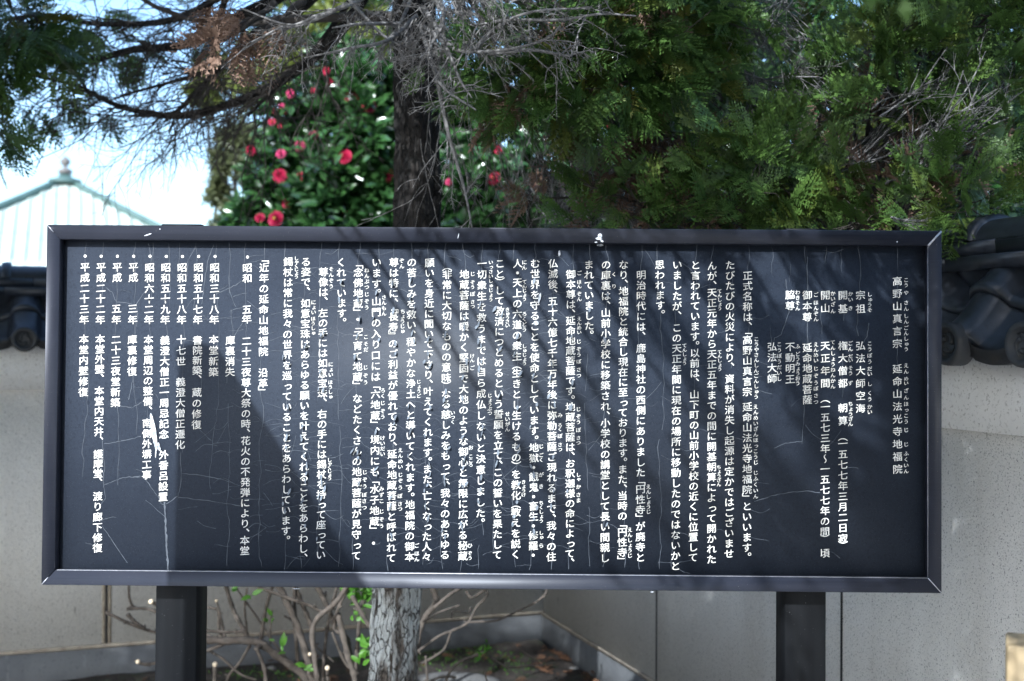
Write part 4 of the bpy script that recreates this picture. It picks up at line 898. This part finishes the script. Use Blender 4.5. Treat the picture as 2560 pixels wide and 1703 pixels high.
bunch((2190, 280), [(2330, 190), (2350, 180), (2290, 220)], 3.5, 7, 12, .0030)
bunch((2150, 150), [(2220, 70), (2180, 60)], 3.6, 6, 10, .0024)
bunch((2080, 400), [(2030, 520), (1980, 470), (2110, 330)], 3.6, 22, 22, .0026)
bunch((1560, 590), [(1620, 380), (1540, 400), (1480, 420), (1700, 350)], 3.9, 34, 30, .0028)
bunch((1420, 590), [(1500, 380), (1400, 400), (1590, 330)], 4.1, 34, 34, .0030)
bunch((1700, 590), [(1790, 300), (1750, 380), (1640, 400)], 4.0, 34, 34, .0030)
bunch((1650, 420), [(1560, 440), (1500, 480), (1720, 350)], 3.7, 16, 20, .0026)
bunch((2230, 545), [(2300, 560), (2310, 550)], 3.3, 3, 3, .003)
dt.build('bare_twigs', M['dead_twig'], t2, False, TB)
fo.build('sprays', M['hinoki_blue'], t2, False, TB); fb.build('inner_sprays', M['hinoki'], t2, False, TB)
bs.build('brown_sprays', M['brown_spray'], t2, False, TB); wd.build('branches', M['twig'], t2, False, TB)
# a second, many stemmed one behind the corner
TC = np.array([.55, 7.0, 0.0])
t3 = thing('cypress_tree', 'many stemmed dark cypress behind the wall corner, its bare stems leaning to the right', 'tree', TC, 'cypress trees round the sign')
st = MB()
for a, b, c, Y, r0 in (((1400, 600), (1500, 400), (1640, 250), 5.0, .03), ((1420, 600), (1540, 420), (1720, 160), 5.2, .025), ((1560, 600), (1630, 380), (1770, 120), 5.0, .024), ((1330, 600), (1370, 470), (1350, 380), 5.1, .012), ((1480, 600), (1500, 480), (1470, 330), 5.2, .016), ((1620, 600), (1680, 420), (1790, 240), 5.2, .018), ((1440, 600), (1420, 470), (1560, 330), 5.3, .015), ((1700, 600), (1770, 350), (1790, 150), 5.0, .020), ((1820, 600), (1850, 450), (1830, 200), 5.2, .016)):
    p = smooth([TC + np.array([rc.uniform(-.1, .1), 0, 0]), at(*a, Y + 1.0), at(*b, Y + .3), at(*c, Y)], 26); st.tube(p, np.linspace(r0 * 1.3, r0 * .45, 26), 8)
    for _ in range(13):
        i = rc.randint(8, 24); twigs(st, p[i], norm(p[i + 1] - p[i]) * .5 + np.array([rc.gauss(0, .6), rc.gauss(-.2, .4), rc.gauss(-.2, .6)]), rc.uniform(.2, .5), .004, 2, .7, .03, (3, 5), 0, rc)
st.build('stems', M['bark'], t3, True, TC)
dt = MB()
for _ in range(58):
    px = rc.uniform(1180, 1800); twigs(dt, at(px, rc.uniform(280, 430), rc.uniform(4.4, 5.2)), (rc.gauss(.1, .3), rc.gauss(0, .3), -1), rc.uniform(.25, .6), rc.uniform(.0014, .0024), 1, .5, .02, (2, 4), 0, rc)
dt.build('bare_twigs', M['twig'], t3, False, TC)
fb = MB()
clumps(fb, None, [(1560, 80, 5.2, .16, 46), (1420, 130, 5.0, .12, 24), (1700, 90, 5.3, .16, 46), (1820, 60, 5.4, .16, 30), (1350, 90, 5.0, .10, 12), (1120, 30, 4.6, .09, 24), (1210, 70, 4.7, .09, 24), (1260, 140, 4.7, .06, 12), (1500, 10, 5.2, .2, 40), (1880, 220, 5.4, .12, 14)], lambda c: c + np.array([.1, .2, -.2]), FR, rc, .8, 1.25, 0, .6, False)
fb.build('sprays', M['hinoki'], t3, False, TC)
# ------------------------------------------------------------------ broadleaf trees beyond the wall
def leafcloud(mb, tmpl, blobs, r, smin=.8, smax=1.25, face=.5, hole=0):
    pos, dr, nr, sc, rn = [], [], [], [], []
    for (c, rad, n) in blobs:
        c = np.asarray(c); nc = max(3, n // 16)
        for _ in range(nc):                        # whorls of leaves on little shoots near the blob's surface
            o = norm([r.gauss(0, 1), r.gauss(0, 1), r.gauss(0, 1)]) * rad * (r.random() ** .45); tip = c + o; out = norm(o + np.array([0, 0, .3 * rad])); g_ = r.random()
            for k in range(n // nc):
                a = r.uniform(0, 6.28); e = norm([r.gauss(0, 1), r.gauss(0, 1), r.gauss(0, .6)])
                pos.append(tip - out * r.uniform(0, .10) + e * .02); d = norm(out * .5 + e); dr.append(d)
                nr.append(norm(np.array([-.25, -face, .75]) + np.array([r.gauss(0, .45), r.gauss(0, .45), r.gauss(0, .45)]))); sc.append(r.uniform(smin, smax)); rn.append(min(1, max(0, g_ * .6 + r.random() * .4)))
    scatter(mb, tmpl, pos, dr, nr, np.array(sc), np.array(rn))
rf = random.Random(41)
def blobs(lst, r):
    out = []
    for (px, py, Y, rpx, n) in lst: out.append((at(px, py, Y), rpx / FPX * Y, n))
    return out
def skeleton(name, base, tips, r0, par, off, m_):
    st = MB(); b = np.asarray(base, float); top = np.mean(tips, 0); top2 = np.array([b[0] * .5 + top[0] * .5, b[1], b[2] * .45 + top[2] * .55])
    st.tube(wig(b, top2, 12, .03), np.linspace(r0, r0 * .6, 12), 8)
    for t in tips: st.tube(wig(top2 - np.array([0, 0, rf.uniform(0, .5)]), t, 12, .06), np.linspace(r0 * .4, r0 * .1, 12), 5)
    return st.build(name, m_, par, True, off)
# camellia with its red flowers
BC = np.array([-.55, 8.4, 0.0])
cam_t = thing('camellia_tree', 'dark glossy camellia tree covered in red flowers beyond the wall', 'tree', BC)
CB = [(1140, 250, 8.0, 80, 420), (1230, 280, 8.0, 85, 460), (1320, 300, 8.1, 85, 460), (1200, 360, 7.9, 80, 420), (1400, 300, 8.2, 85, 420), (1100, 160, 8.2, 70, 300), (760, 300, 7.9, 110, 775), (860, 250, 7.8, 110, 800), (940, 330, 7.7, 110, 800), (720, 420, 7.9, 110, 775), (840, 420, 7.7, 110, 875), (960, 450, 7.7, 100, 700), (700, 520, 7.9, 110, 775), (820, 540, 7.7, 120, 900), (940, 560, 7.7, 120, 800), (860, 170, 7.9, 90, 525), (940, 220, 7.9, 80, 425), (640, 560, 8.0, 90, 525), (1040, 300, 8.0, 90, 375), (1130, 440, 7.6, 90, 600), (1220, 460, 7.6, 90, 600), (1300, 420, 7.8, 90, 525), (1160, 540, 7.6, 90, 650), (1270, 540, 7.6, 90, 625), (1360, 520, 7.8, 90, 525), (1110, 330, 7.9, 80, 375), (1060, 540, 7.7, 90, 475), (1440, 400, 8.1, 100, 375), (1420, 520, 8.0, 90, 375), (780, 640, 7.8, 130, 625), (980, 660, 7.8, 130, 625), (1200, 650, 7.8, 130, 625)]
bl = blobs(CB, rf); m = MB(); leafcloud(m, LEAF_C, bl, rf, .95, 1.5)
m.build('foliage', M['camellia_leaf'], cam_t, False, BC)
skeleton('trunk', BC, [b[0] for b in bl], .09, cam_t, BC, M['bark'])
def flower(px, py, Y, dpx, pink=False):
    c = at(px, py, Y); R0 = dpx / FPX * Y / 2 * .78; out = norm(np.array([rf.gauss(0, .35), -1, rf.gauss(.1, .3)])); u = norm(np.cross(out, (0, 0, 1))); w_ = np.cross(u, out)
    m = MB()
    for ring, (n, r_, tilt, sz) in enumerate(((7, .50, .25, .66), (7, .40, .6, .58), (6, .28, .95, .5), (4, .12, 1.25, .42))):
        for k in range(n):
            a = 6.283 * k / n + ring * .5 + rf.gauss(0, .12); rad = math.cos(a) * u + math.sin(a) * w_; tan = np.cross(out, rad)
            d = norm(rad * math.cos(tilt) + out * math.sin(tilt)); nn = np.cross(d, tan)
            L, W = R0 * sz * 1.25, R0 * sz * .85; o = c + rad * R0 * r_ * .45
            gp = np.zeros((5, 5, 3)); 
            for i in range(5):
                for j in range(5):
                    s, t = i / 4, j / 2 - 1
                    gp[i, j] = o + d * L * s + tan * W * t * math.sin(.55 + 1.75 * s) + nn * (.16 * L * (t * t) * s + .05 * L * math.sin(5 * t + k) * s - .18 * L * s * s)
            q0 = m.n; m.grid(gp); m.c.append(np.stack([np.repeat(np.linspace(.1, 1, 5), 5), np.full(25, rf.random() * .7), np.zeros(25)], -1))
    f = m.build('flower', M['petal_pink' if pink else 'petal'], cam_t, True, BC)
    if rf.random() > .3: return
    s = MB()
    for k in range(14):
        a = rf.uniform(0, 6.28); q = rf.uniform(0, .16) * R0; b = c + (math.cos(a) * u + math.sin(a) * w_) * q
        s.tube([b + out * R0 * .1, b + out * R0 * rf.uniform(.42, .55)], [R0 * .02, R0 * .045], 4)
    s.build('stamens', M['stamen'], f, False, BC)
for fl in ((880, 245, 7.65, 44), (908, 235, 7.7, 30), (922, 265, 7.6, 44), (862, 392, 7.55, 46), (700, 440, 7.6, 42), (690, 548, 7.55, 50), (650, 545, 7.6, 30), (628, 376, 7.7, 32), (816, 178, 7.7, 24), (825, 203, 7.7, 18), (726, 235, 7.6, 26, 1), (704, 265, 7.6, 18, 1), (687, 279, 7.6, 14), (715, 278, 7.7, 18), (785, 338, 7.6, 26, 1), (750, 365, 7.6, 34, 1), (702, 385, 7.6, 30, 1), (752, 441, 7.65, 26), (715, 510, 7.7, 26), (975, 433, 7.55, 24), (970, 450, 7.55, 18), (680, 305, 7.7, 22), (1236, 447, 7.4, 40), (1122, 455, 7.45, 22, 1), (1245, 375, 7.5, 24), (865, 535, 7.6, 20), (1335, 470, 7.6, 14, 1), (1495, 318, 7.8, 14), (1520, 315, 7.8, 12), (700, 315, 7.65, 14), (783, 226, 7.65, 16), (1190, 395, 7.6, 14)):
    flower(*fl)
# pale yellow green tree rising behind it
BL = np.array([-1.6, 11.5, 0.0])
tl = thing('broadleaf_tree', 'tall pale yellow green tree rising behind the red flowered camellia', 'tree', BL)
LB = [(860, 60, 11, 100, 936), (760, 120, 11, 90, 756), (680, 130, 11.2, 90, 684), (900, 140, 10.6, 90, 756), (800, 20, 11.2, 100, 756), (560, 180, 11.4, 70, 432), (620, 220, 11.2, 60, 396), (520, 240, 11.4, 50, 270), (950, 40, 11, 90, 648), (720, 200, 11, 80, 576), (960, 150, 11, 70, 432), (880, -60, 11.4, 120, 720), (740, -60, 11.6, 120, 684), (500, 200, 11.5, 40, 144)]
bl = blobs(LB, rf); m = MB(); leafcloud(m, LEAF_L, bl, rf, 1.0, 1.5); m.build('foliage', M['light_leaf'], tl, False, BL)
skeleton('trunk', BL, [b[0] for b in bl], .12, tl, BL, M['bark'])
# small leaved tree at the edge of the sky
BS = np.array([-2.0, 9.6, 0.0])
ts = thing('broadleaf_tree', 'small leaved olive green tree at the edge of the sky left of the camellia', 'tree', BS)
SB = [(590, 340, 9.4, 60, 1216), (560, 400, 9.4, 45, 832), (620, 420, 9.3, 55, 1024), (550, 490, 9.4, 38, 768), (580, 530, 9.3, 42, 832), (640, 350, 9.3, 50, 832), (600, 580, 9.3, 60, 1024), (545, 455, 9.4, 30, 416), (660, 470, 9.3, 50, 640), (560, 570, 9.4, 40, 640)]
bl = blobs(SB, rf); m = MB(); leafcloud(m, LEAF_S, bl, rf, .9, 1.3); m.build('foliage', M['small_leaf'], ts, False, BS)
skeleton('trunk', BS, [b[0] for b in bl], .08, ts, BS, M['bark'])
# evergreen glimpsed through the cypress on the right
BE = np.array([2.3, 8.2, 0.0])
te = thing('evergreen_tree', 'dense dark evergreen glimpsed through the gaps of the right hand cypress', 'tree', BE)
EB = [(1480 + 150 * i + rf.uniform(-30, 30), -60 + 125 * j + rf.uniform(-30, 30), 8.0 + rf.uniform(-.5, .9), 135, 470) for i in range(9) for j in range(6)]
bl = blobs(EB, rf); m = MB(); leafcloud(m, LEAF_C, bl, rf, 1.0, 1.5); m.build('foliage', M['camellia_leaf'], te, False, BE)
skeleton('trunk', BE, [b[0] for b in bl], .14, te, BE, M['bark'])
BY = np.array([2.0, 7.0, 0.0])
ty = thing('broadleaf_tree', 'yellow leaved shrub shining through the gap in the right hand cypress', 'tree', BY)
YB = [(2100, 300, 6.6, 35, 110), (2080, 350, 6.6, 30, 90), (2180, 350, 6.6, 50, 200), (2240, 290, 6.6, 40, 150), (2160, 420, 6.6, 45, 160), (2110, 470, 6.6, 40, 110), (2250, 350, 6.6, 40, 120), (1660, 180, 6.8, 30, 50), (1770, 180, 6.8, 25, 40), (1860, 150, 6.8, 15, 20), (1690, 270, 6.8, 25, 36), (2060, 520, 6.6, 40, 90), (2200, 560, 6.6, 60, 140)]
bl = blobs(YB, rf); m = MB(); leafcloud(m, LEAF_L, bl, rf, .7, 1.0); m.build('foliage', M['light_leaf'], ty, False, BY)
skeleton('trunk', BY, [b[0] for b in bl], .05, ty, BY, M['bark'])
# unseen tree added off the picture's left edge to shade the left wall
BO = np.array([-4.2, 3.9, 0.0])
to = thing('cypress_tree', 'unseen dense cypress added beyond the left edge of the picture to shade the wall', 'tree', BO, 'cypress trees round the sign')
pos, dr, nr, sc = [], [], [], []
for _ in range(1100):
    while True:
        o = np.array([rf.uniform(-1, 1), rf.uniform(-1, 1), rf.uniform(-1, 1)])
        q = BO + np.array([0, -.2, 2.9]) + o * np.array([1.5, 1.5, 2.0])
        if o @ o < 1 and o @ o > .25 and abs(q[0]) > .425 * q[1] + .25: break
    pos.append(q); dr.append(norm(o + np.array([0, 0, -.2]))); nr.append(norm([rf.gauss(0, .4), rf.gauss(-.3, .4), 1])); sc.append(rf.uniform(2.2, 3.2))
for _ in range(1150):  # slab of sprays turned to the sun, added to shade the left wall
    q = np.array([rf.uniform(-4.4, -1.5), rf.uniform(2.4, 3.5), rf.uniform(1.8, 4.3)])
    if abs(q[0]) < .43 * q[1] + .62: continue
    pos.append(q); dr.append(np.cross(SUNV, [rf.gauss(0, 1), rf.gauss(0, 1), rf.gauss(0, 1)])); nr.append(norm(-SUNV + np.array([rf.gauss(0, .3), rf.gauss(0, .3), rf.gauss(0, .3)]))); sc.append(rf.uniform(2., 2.8))
m = MB(); scatter(m, FRL, pos, dr, nr, np.array(sc), rng.random(len(pos))); m.build('crown', M['hinoki'], to, False, BO)
m = MB(); m.tube(smooth([BO, BO + (0, 0, 2), BO + (.1, 0, 4.6)], 14), np.linspace(.13, .03, 14), 10); m.build('trunk', M['bark'], to, True, BO)

# ------------------------------------------------------------------ pruned shrub under the sign
HY = 4.75
HB = at(800, 1850, HY); HB[2] = 0
sh = thing('pruned_shrub', 'leafless pruned shrub with a few fresh green leaves below the sign beside the lichen trunk', 'shrub', HB)
rs = random.Random(51)
STEMS = [([(500, 1600), (560, 1602), (640, 1605), (700, 1645), (760, 1690), (800, 1760), (810, 1850)], 10), ([(556, 1430), (575, 1500), (590, 1540), (622, 1595)], 6), ([(690, 1440), (665, 1520), (652, 1600)], 5), ([(685, 1440), (735, 1545), (770, 1650), (790, 1740), (805, 1850)], 9.5),
 ([(880, 1440), (845, 1500), (785, 1560), (787, 1650), (800, 1740), (808, 1850)], 6.5), ([(850, 1440), (820, 1560), (808, 1690), (810, 1800)], 4.5), ([(735, 1440), (738, 1560), (745, 1662)], 5), ([(645, 1468), (720, 1495), (770, 1512), (815, 1530), (850, 1490), (870, 1440)], 4.5), ([(925, 1440), (900, 1545), (890, 1660), (880, 1780), (830, 1850)], 5),
 ([(845, 1535), (870, 1640), (886, 1720), (830, 1850)], 8), ([(740, 1470), (760, 1520), (780, 1570)], 6), ([(880, 1440), (835, 1560), (870, 1600), (880, 1680)], 5), ([(880, 1490), (920, 1560), (935, 1570)], 6), ([(830, 1580), (862, 1655), (895, 1685)], 4), ([(790, 1460), (820, 1520), (835, 1560)], 7),
 ([(262, 1530), (300, 1548), (345, 1568), (387, 1581), (470, 1605), (520, 1602)], 4.5), ([(317, 1523), (345, 1521), (387, 1528), (480, 1570), (545, 1602)], 4.5), ([(322, 1450), (323, 1490), (330, 1512), (340, 1520)], 3.2), ([(318, 1535), (340, 1558), (358, 1570)], 5.5), ([(344, 1657), (365, 1661), (390, 1658), (480, 1640), (560, 1610)], 4.5), ([(376, 1503), (400, 1520), (430, 1560)], 5), ([(500, 1575), (560, 1580), (610, 1578)], 4),
 ([(520, 1518), (545, 1528), (548, 1575), (560, 1592)], 4.2), ([(541, 1503), (552, 1545), (562, 1592)], 3.6), ([(625, 1612), (600, 1655), (575, 1685), (560, 1720)], 4), ([(641, 1620), (660, 1670), (668, 1730)], 5), ([(520, 1625), (560, 1650), (600, 1685), (640, 1700)], 3.2), ([(618, 1470), (612, 1520), (618, 1580)], 3), ([(590, 1470), (640, 1540), (680, 1600), (720, 1650)], 2.8), ([(680, 1525), (676, 1570), (677, 1610)], 2.6), ([(710, 1540), (735, 1553)], 2.8), ([(537, 1664), (538, 1730)], 5.5), ([(818, 1672), (822, 1740)], 5), ([(770, 1600), (835, 1655)], 2.2)]
def shrub_stems(lst, par, off, Y0, name='stem'):
    for pts, r_ in lst:
        m = MB(); dY = rs.uniform(-.22, .22)
        p = smooth([at(x, y, Y0 + dY + .02 * i) for i, (x, y) in enumerate(pts)], 10 * len(pts)); p[:, 2] = np.maximum(p[:, 2], -.02)
        rr = r_ * .98 / FPX * Y0 * (1 + .10 * np.sin(np.arange(len(p)) * .9 + rs.random() * 6) + .05 * np.array([rs.gauss(0, 1) for _ in p]))
        m.tube(p, rr * np.linspace(.92, 1.08, len(p)), 9)
        for _ in range(max(1, len(pts) - 2)):         # buds and stubs
            i = rs.randint(1, len(p) - 2); e = norm([rs.gauss(0, 1), rs.gauss(0, 1), rs.gauss(.3, .7)]); m.tube([p[i], p[i] + e * rr[i] * 2.2, p[i] + e * rr[i] * 3.2], [rr[i] * .7, rr[i] * .55, rr[i] * .15], 5)
        m.build(name, M['stem'], par, True, off)
shrub_stems(STEMS, sh, HB, HY)
m = MB()
for (x, y, r_) in ((377, 1505, 6), (344, 1655, 5), (541, 1502, 4), (537, 1662, 6), (818, 1671, 5.5), (774, 1636, 4)):
    c = at(x, y, HY - .24); s = r_ / FPX * HY; m.lathe([(0, s * .5), (s * .8, s * .5), (s, 0), (s, -s)], 12, c, lambda v: v[:, [0, 2, 1]] * [1, -1, 1])
m.build('cut_end', M['cut_end'], sh, False, HB)
m = MB(); pos, dr, nr, sc = [], [], [], []
for (x, y, n, s) in ((633, 1488, 4, 1.0), (672, 1548, 5, .8), (708, 1622, 5, 1.0), (762, 1662, 4, .9), (885, 1480, 8, 1.5), (905, 1500, 7, 1.4), (930, 1480, 6, 1.3), (885, 1548, 3, 1.2), (910, 1525, 3, 1.1), (908, 1610, 7, 1.4), (918, 1630, 6, 1.3), (900, 1655, 5, 1.2), (585, 1470, 3, .8), (690, 1600, 2, .7), (1210, 1622, 6, .7), (1200, 1645, 5, .6)):
    for _ in range(n):
        pos.append(at(x + rs.gauss(0, 6), y + rs.gauss(0, 6), HY - .12)); dr.append(norm([rs.gauss(0, .8), rs.gauss(-.3, .5), rs.gauss(.5, .6)])); nr.append(norm([rs.gauss(0, .4), -.7, .5])); sc.append(s * rs.uniform(.7, 1.1))
scatter(m, LEAF_L, pos, dr, nr, np.array(sc) * .55, rng.random(len(pos))); m.build('leaves', M['fresh_leaf'], sh, False, HB)
B2 = at(1045, 1900, 4.85); B2[2] = 0
s2 = thing('bare_shrub', 'bare arching twigs to the right of the lichen covered trunk', 'shrub', B2)
T2_ = [([(1010, 1800), (1045, 1600), (1062, 1545), (1085, 1515), (1090, 1495), (1070, 1440)], 8), ([(1085, 1520), (1120, 1490), (1150, 1470), (1190, 1440)], 4.5), ([(1056, 1555), (1100, 1530), (1148, 1514)], 2.4), ([(1040, 1632), (1095, 1592), (1130, 1577), (1170, 1556), (1190, 1520), (1216, 1490), (1212, 1476), (1180, 1494), (1165, 1478)], 3.6), ([(1168, 1556), (1240, 1551), (1290, 1530), (1340, 1505), (1364, 1484), (1366, 1470)], 2.8), ([(1128, 1578), (1112, 1620), (1085, 1642), (1040, 1668), (1020, 1700)], 3), ([(1108, 1720), (1125, 1680), (1150, 1655), (1215, 1628)], 4), ([(1064, 1640), (1068, 1690), (1072, 1730)], 3.2), ([(1128, 1545), (1134, 1528), (1170, 1532), (1176, 1520)], 2.2), ([(1075, 1702), (1110, 1692), (1140, 1694)], 3), ([(1230, 1645), (1270, 1668), (1320, 1664), (1360, 1664)], 2), ([(1290, 1616), (1330, 1645), (1350, 1662)], 1.8), ([(1210, 1675), (1218, 1705)], 2)]
shrub_stems(T2_, s2, B2, 4.85, 'twig')

# ------------------------------------------------------------------ stones and litter on the soil
def ground_at(px, py, h=0.0):
    r = ray(px, py); return CAM + r * ((h - CAM[2]) / r[2])
def stone(px, py, wpx, hpx, label, tall=.5, seed=1, top=.0):
    c = ground_at(px, py); sc_ = c[1] / FPX; a = wpx * sc_ / 2; n1_, n2_ = 12, 20; rg = np.random.default_rng(seed)
    off = rg.normal(0, .06, (n1_, n2_)); v = np.zeros((n1_, n2_ + 1, 3))
    for i in range(n1_):
        t = math.pi * i / (n1_ - 1)
        for j in range(n2_):
            p = 6.283 * j / n2_; q = 1 + off[i, j] * math.sin(t) + .08 * math.sin(2 * p + seed) + .05 * math.sin(3 * p + 2 * seed)
            v[i, j] = c + np.array([a * math.sin(t) ** .7 * math.cos(p) * q, a * hpx * math.sin(t) ** .7 * math.sin(p) * q, a * tall * math.cos(t) + top])
        v[i, n2_] = v[i, 0]
    m = MB(); m.grid(v); m.v[0] = m.v[0] - c
    o = m.build('stone', M['stone'], None, True); o.location = Vector(c)
    return tag(o, label, 'stone', 'stones on the soil')
stone(1140, 1715, 240, .62, 'large flat dark stone beside the foot of the lichen covered trunk', .22, 3)
stone(1336, 1626, 28, .7, 'small pale stone touching the concrete plinth in the wall corner', .45, 5, .012)
stone(1345, 1640, 25, .7, 'small grey stone just in front of another one in the wall corner', .45, 7, .012)
stone(1437, 1679, 26, .7, 'small grey stone by the plinth of the right wall', .4, 8, .012)
stone(679, 1679, 24, .8, 'small bluish stone on the soil under the pruned shrub', .6, 9, .012)
stone(252, 1697, 20, .8, 'small dark stone at the foot of the left wall', .6, 10, .01)
stone(1112, 1637, 12, .8, 'tiny white stone at the foot of the left plinth right of the trunk', .6, 12, .012)
m = MB(); pos, dr, nr, sc = [], [], [], []
for _ in range(900):
    a, b = rs.random(), rs.random(); q = (P00 * (1 - a) + (PR if rs.random() < .45 else PL) * a); q = q * (1 - b) + np.array([rs.uniform(-1.6, 1.0), 3.3, 0]) * b
    if (q - CORN) @ LN < .02 or (q - CORN) @ RN < .02: continue
    q[2] = .028 + rs.random() * .008
    pos.append(q); an = rs.uniform(0, 6.28); dr.append((math.cos(an), math.sin(an), .15)); nr.append(norm([rs.gauss(0, .3), rs.gauss(0, .3), 1])); sc.append(rs.uniform(.25, .75))
for (x, y, s) in ((1390, 1660, 1.1), (1340, 1690, 1.3), (1370, 1645, .8), (1470, 1698, 1.0), (1385, 1652, .9), (1325, 1680, 1.2), (1100, 1655, .7)):
    q = ground_at(x, y); q[2] = .04; pos.append(q); dr.append((1, .3, .1)); nr.append((0, -.2, 1)); sc.append(s)
scatter(m, BR, pos, dr, nr, np.array(sc), rng.random(len(pos)))
tag(m.build('fallen_sprays', M['dead_leaf']), 'brown fallen cypress bits littering the dark soil', 'litter', None, 'stuff')
m = MB(); pos, dr, nr, sc = [], [], [], []
for _ in range(620):
    c = rs.choice([(1150, 1660), (1080, 1670), (1180, 1640), (1250, 1655), (700, 1700), (620, 1695), (1290, 1680), (1100, 1650)]); q = ground_at(c[0] + rs.gauss(0, 38), c[1] + rs.gauss(0, 10)); q[2] = .022
    if (q - CORN) @ LN < .03 or (q - CORN) @ RN < .03: continue
    pos.append(q); dr.append(norm([rs.gauss(0, 1), rs.gauss(0, 1), .8])); nr.append(norm([rs.gauss(0, .5), rs.gauss(0, .5), 1])); sc.append(rs.uniform(.15, .35))
scatter(m, LEAF_S, pos, dr, nr, np.array(sc), rng.random(len(pos)))
tag(m.build('moss', M['fresh_leaf']), 'low green moss and seedlings on the soil beside the trunk', 'moss', None, 'stuff')

# ------------------------------------------------------------------ pale wooden post in the lower right corner
Yp = 2.05
c0 = at(2516, 1614, Yp)                              # its left upper edge
wp = thing('wooden_post', 'pale sunlit squared wooden post cut off by the lower right corner', 'post', (c0[0] + .05, c0[1] + .02, 0))
lp = np.array(wp.location)
e1 = norm((.93, -.36, 0)); e2 = norm((.36, .93, 0)); W_ = .105; bv = .0035
def pp(a, b, z): return c0 * [1, 1, 0] + e1 * a + e2 * b + np.array([0, 0, z])
oc = [(bv, 0), (W_ - bv, 0), (W_, bv), (W_, W_ - bv), (W_ - bv, W_), (bv, W_), (0, W_ - bv), (0, bv)]
m = MB(); v = [pp(a, b, z) for z in (-.2, c0[2] - bv) for a, b in oc] + [pp(W_ / 2 + (a - W_ / 2) * .95, W_ / 2 + (b - W_ / 2) * .95, c0[2]) for a, b in oc]
m.add(v, [(i + 8 * l, (i + 1) % 8 + 8 * l, (i + 1) % 8 + 8 * l + 8, i + 8 * l + 8) for l in (0, 1) for i in range(8)] + [tuple(range(16, 24)), tuple(range(7, -1, -1))])
m.build('post_body', M['palewood'], wp, False, lp)
m = MB(); cc = pp(.044, -.0008, c0[2] - .062); th = np.arange(16) * 6.283 / 16
m.lathe([(0, .004), (.006, .0035), (.0085, .0005), (.0085, -.004)], 16, cc, lambda v: np.stack([v[:, 0] * e1[0] - v[:, 2] * e2[0], v[:, 0] * e1[1] - v[:, 2] * e2[1], v[:, 1]], -1))
m.build('bolt_cap', M['metal_and_glint'], wp, True, lp)

# ------------------------------------------------------------------ temple hall far behind on the left
Yt = 21.0
ax_ = at(163, 452, Yt)
TA, TH, TR = 2.75, 1.62, R_(19.5)                       # half side, roof rise, turn
hall = thing('temple_hall', 'small temple hall with a pale green pyramid copper roof far behind on the left', 'building', (ax_[0], ax_[1], 0))
lh = np.array(hall.location); ze = ax_[2] - TH
def rt(x, y, z): return np.array([ax_[0] + x * math.cos(TR) - y * math.sin(TR), ax_[1] + x * math.sin(TR) + y * math.cos(TR), z])
def rise(q): return ze + TH * (q * .86 + .14 * q * q) - .0       # q: 0 at the eave, 1 at the apex; slightly hollow
m = MB(); NR = 28
for s in range(4):
    a = s * math.pi / 2; ca, sa = math.cos(a), math.sin(a); pitch = 2 * TA / NR
    us = []
    for k in range(NR): us += [(-TA + k * pitch, 0), (-TA + k * pitch + .012, .035), (-TA + k * pitch + .045, .035), (-TA + k * pitch + .057, 0)]
    us.append((TA, 0)); rows = []
    for i in range(13):
        q = i / 12; d = TA * (1 - q); row = []
        for u, h in us:
            x, y = max(-d, min(d, u)), -d
            row.append(rt(x * ca - y * sa, x * sa + y * ca, rise(q) + h * (1 if abs(u) < d else 0)))
        rows.append(row)
    low = [p - np.array([0, 0, .09]) for p in rows[0]]
    m.grid(np.array([low] + rows))
m.build('roof', M['copper'], hall, False, lh)
for s in range(4):
    a = s * math.pi / 2 + math.pi / 4; m = MB()
    pts = np.array([rt(math.sqrt(2) * TA * (1 - q) * math.cos(a), math.sqrt(2) * TA * (1 - q) * math.sin(a), rise(q) + .05) for q in np.linspace(0, .97, 12)])
    m.tube(pts, .06, 8); m.build('hip_ridge', M['copper_dark'], hall, True, lh)
m = MB(); m.lathe([(0, .0), (.36, .0), (.38, .035), (.16, .10), (.13, .15), (0, .15)], 4, ax_ + (0, 0, -.05), lambda v: np.stack([v[:, 0] * math.cos(TR + .785) - v[:, 1] * math.sin(TR + .785), v[:, 0] * math.sin(TR + .785) + v[:, 1] * math.cos(TR + .785), v[:, 2]], -1))
m.build('finial_base', M['copper_dark'], hall, False, lh)
m = MB(); m.lathe([(0, .13), (.17, .14), (.19, .20), (.13, .27), (.055, .29), (.05, .33), (.10, .37), (.135, .43), (.12, .50), (.06, .55), (.015, .60), (0, .61)], 20, ax_ + (0, 0, .03), lambda v: v * .66)
m.build('finial', M['finial'], hall, True, lh)
m = MB(); b = TA - .85
m.add([rt(x, y, z) for z in (0, ze + .1) for x, y in ((-b, -b), (b, -b), (b, b), (-b, b))], [(0, 1, 5, 4), (1, 2, 6, 5), (2, 3, 7, 6), (3, 0, 4, 7)]); m.build('wall', M['plaster'], hall, False, lh)
m = MB()
for x in (-b, -b / 3, b / 3, b):
    p = rt(x, -b - .02, 0); m.box(p - (.07, .07, 0), p + (.07, .07, ze + .08))
m.build('columns', M['darkwood'], hall, False, lh)
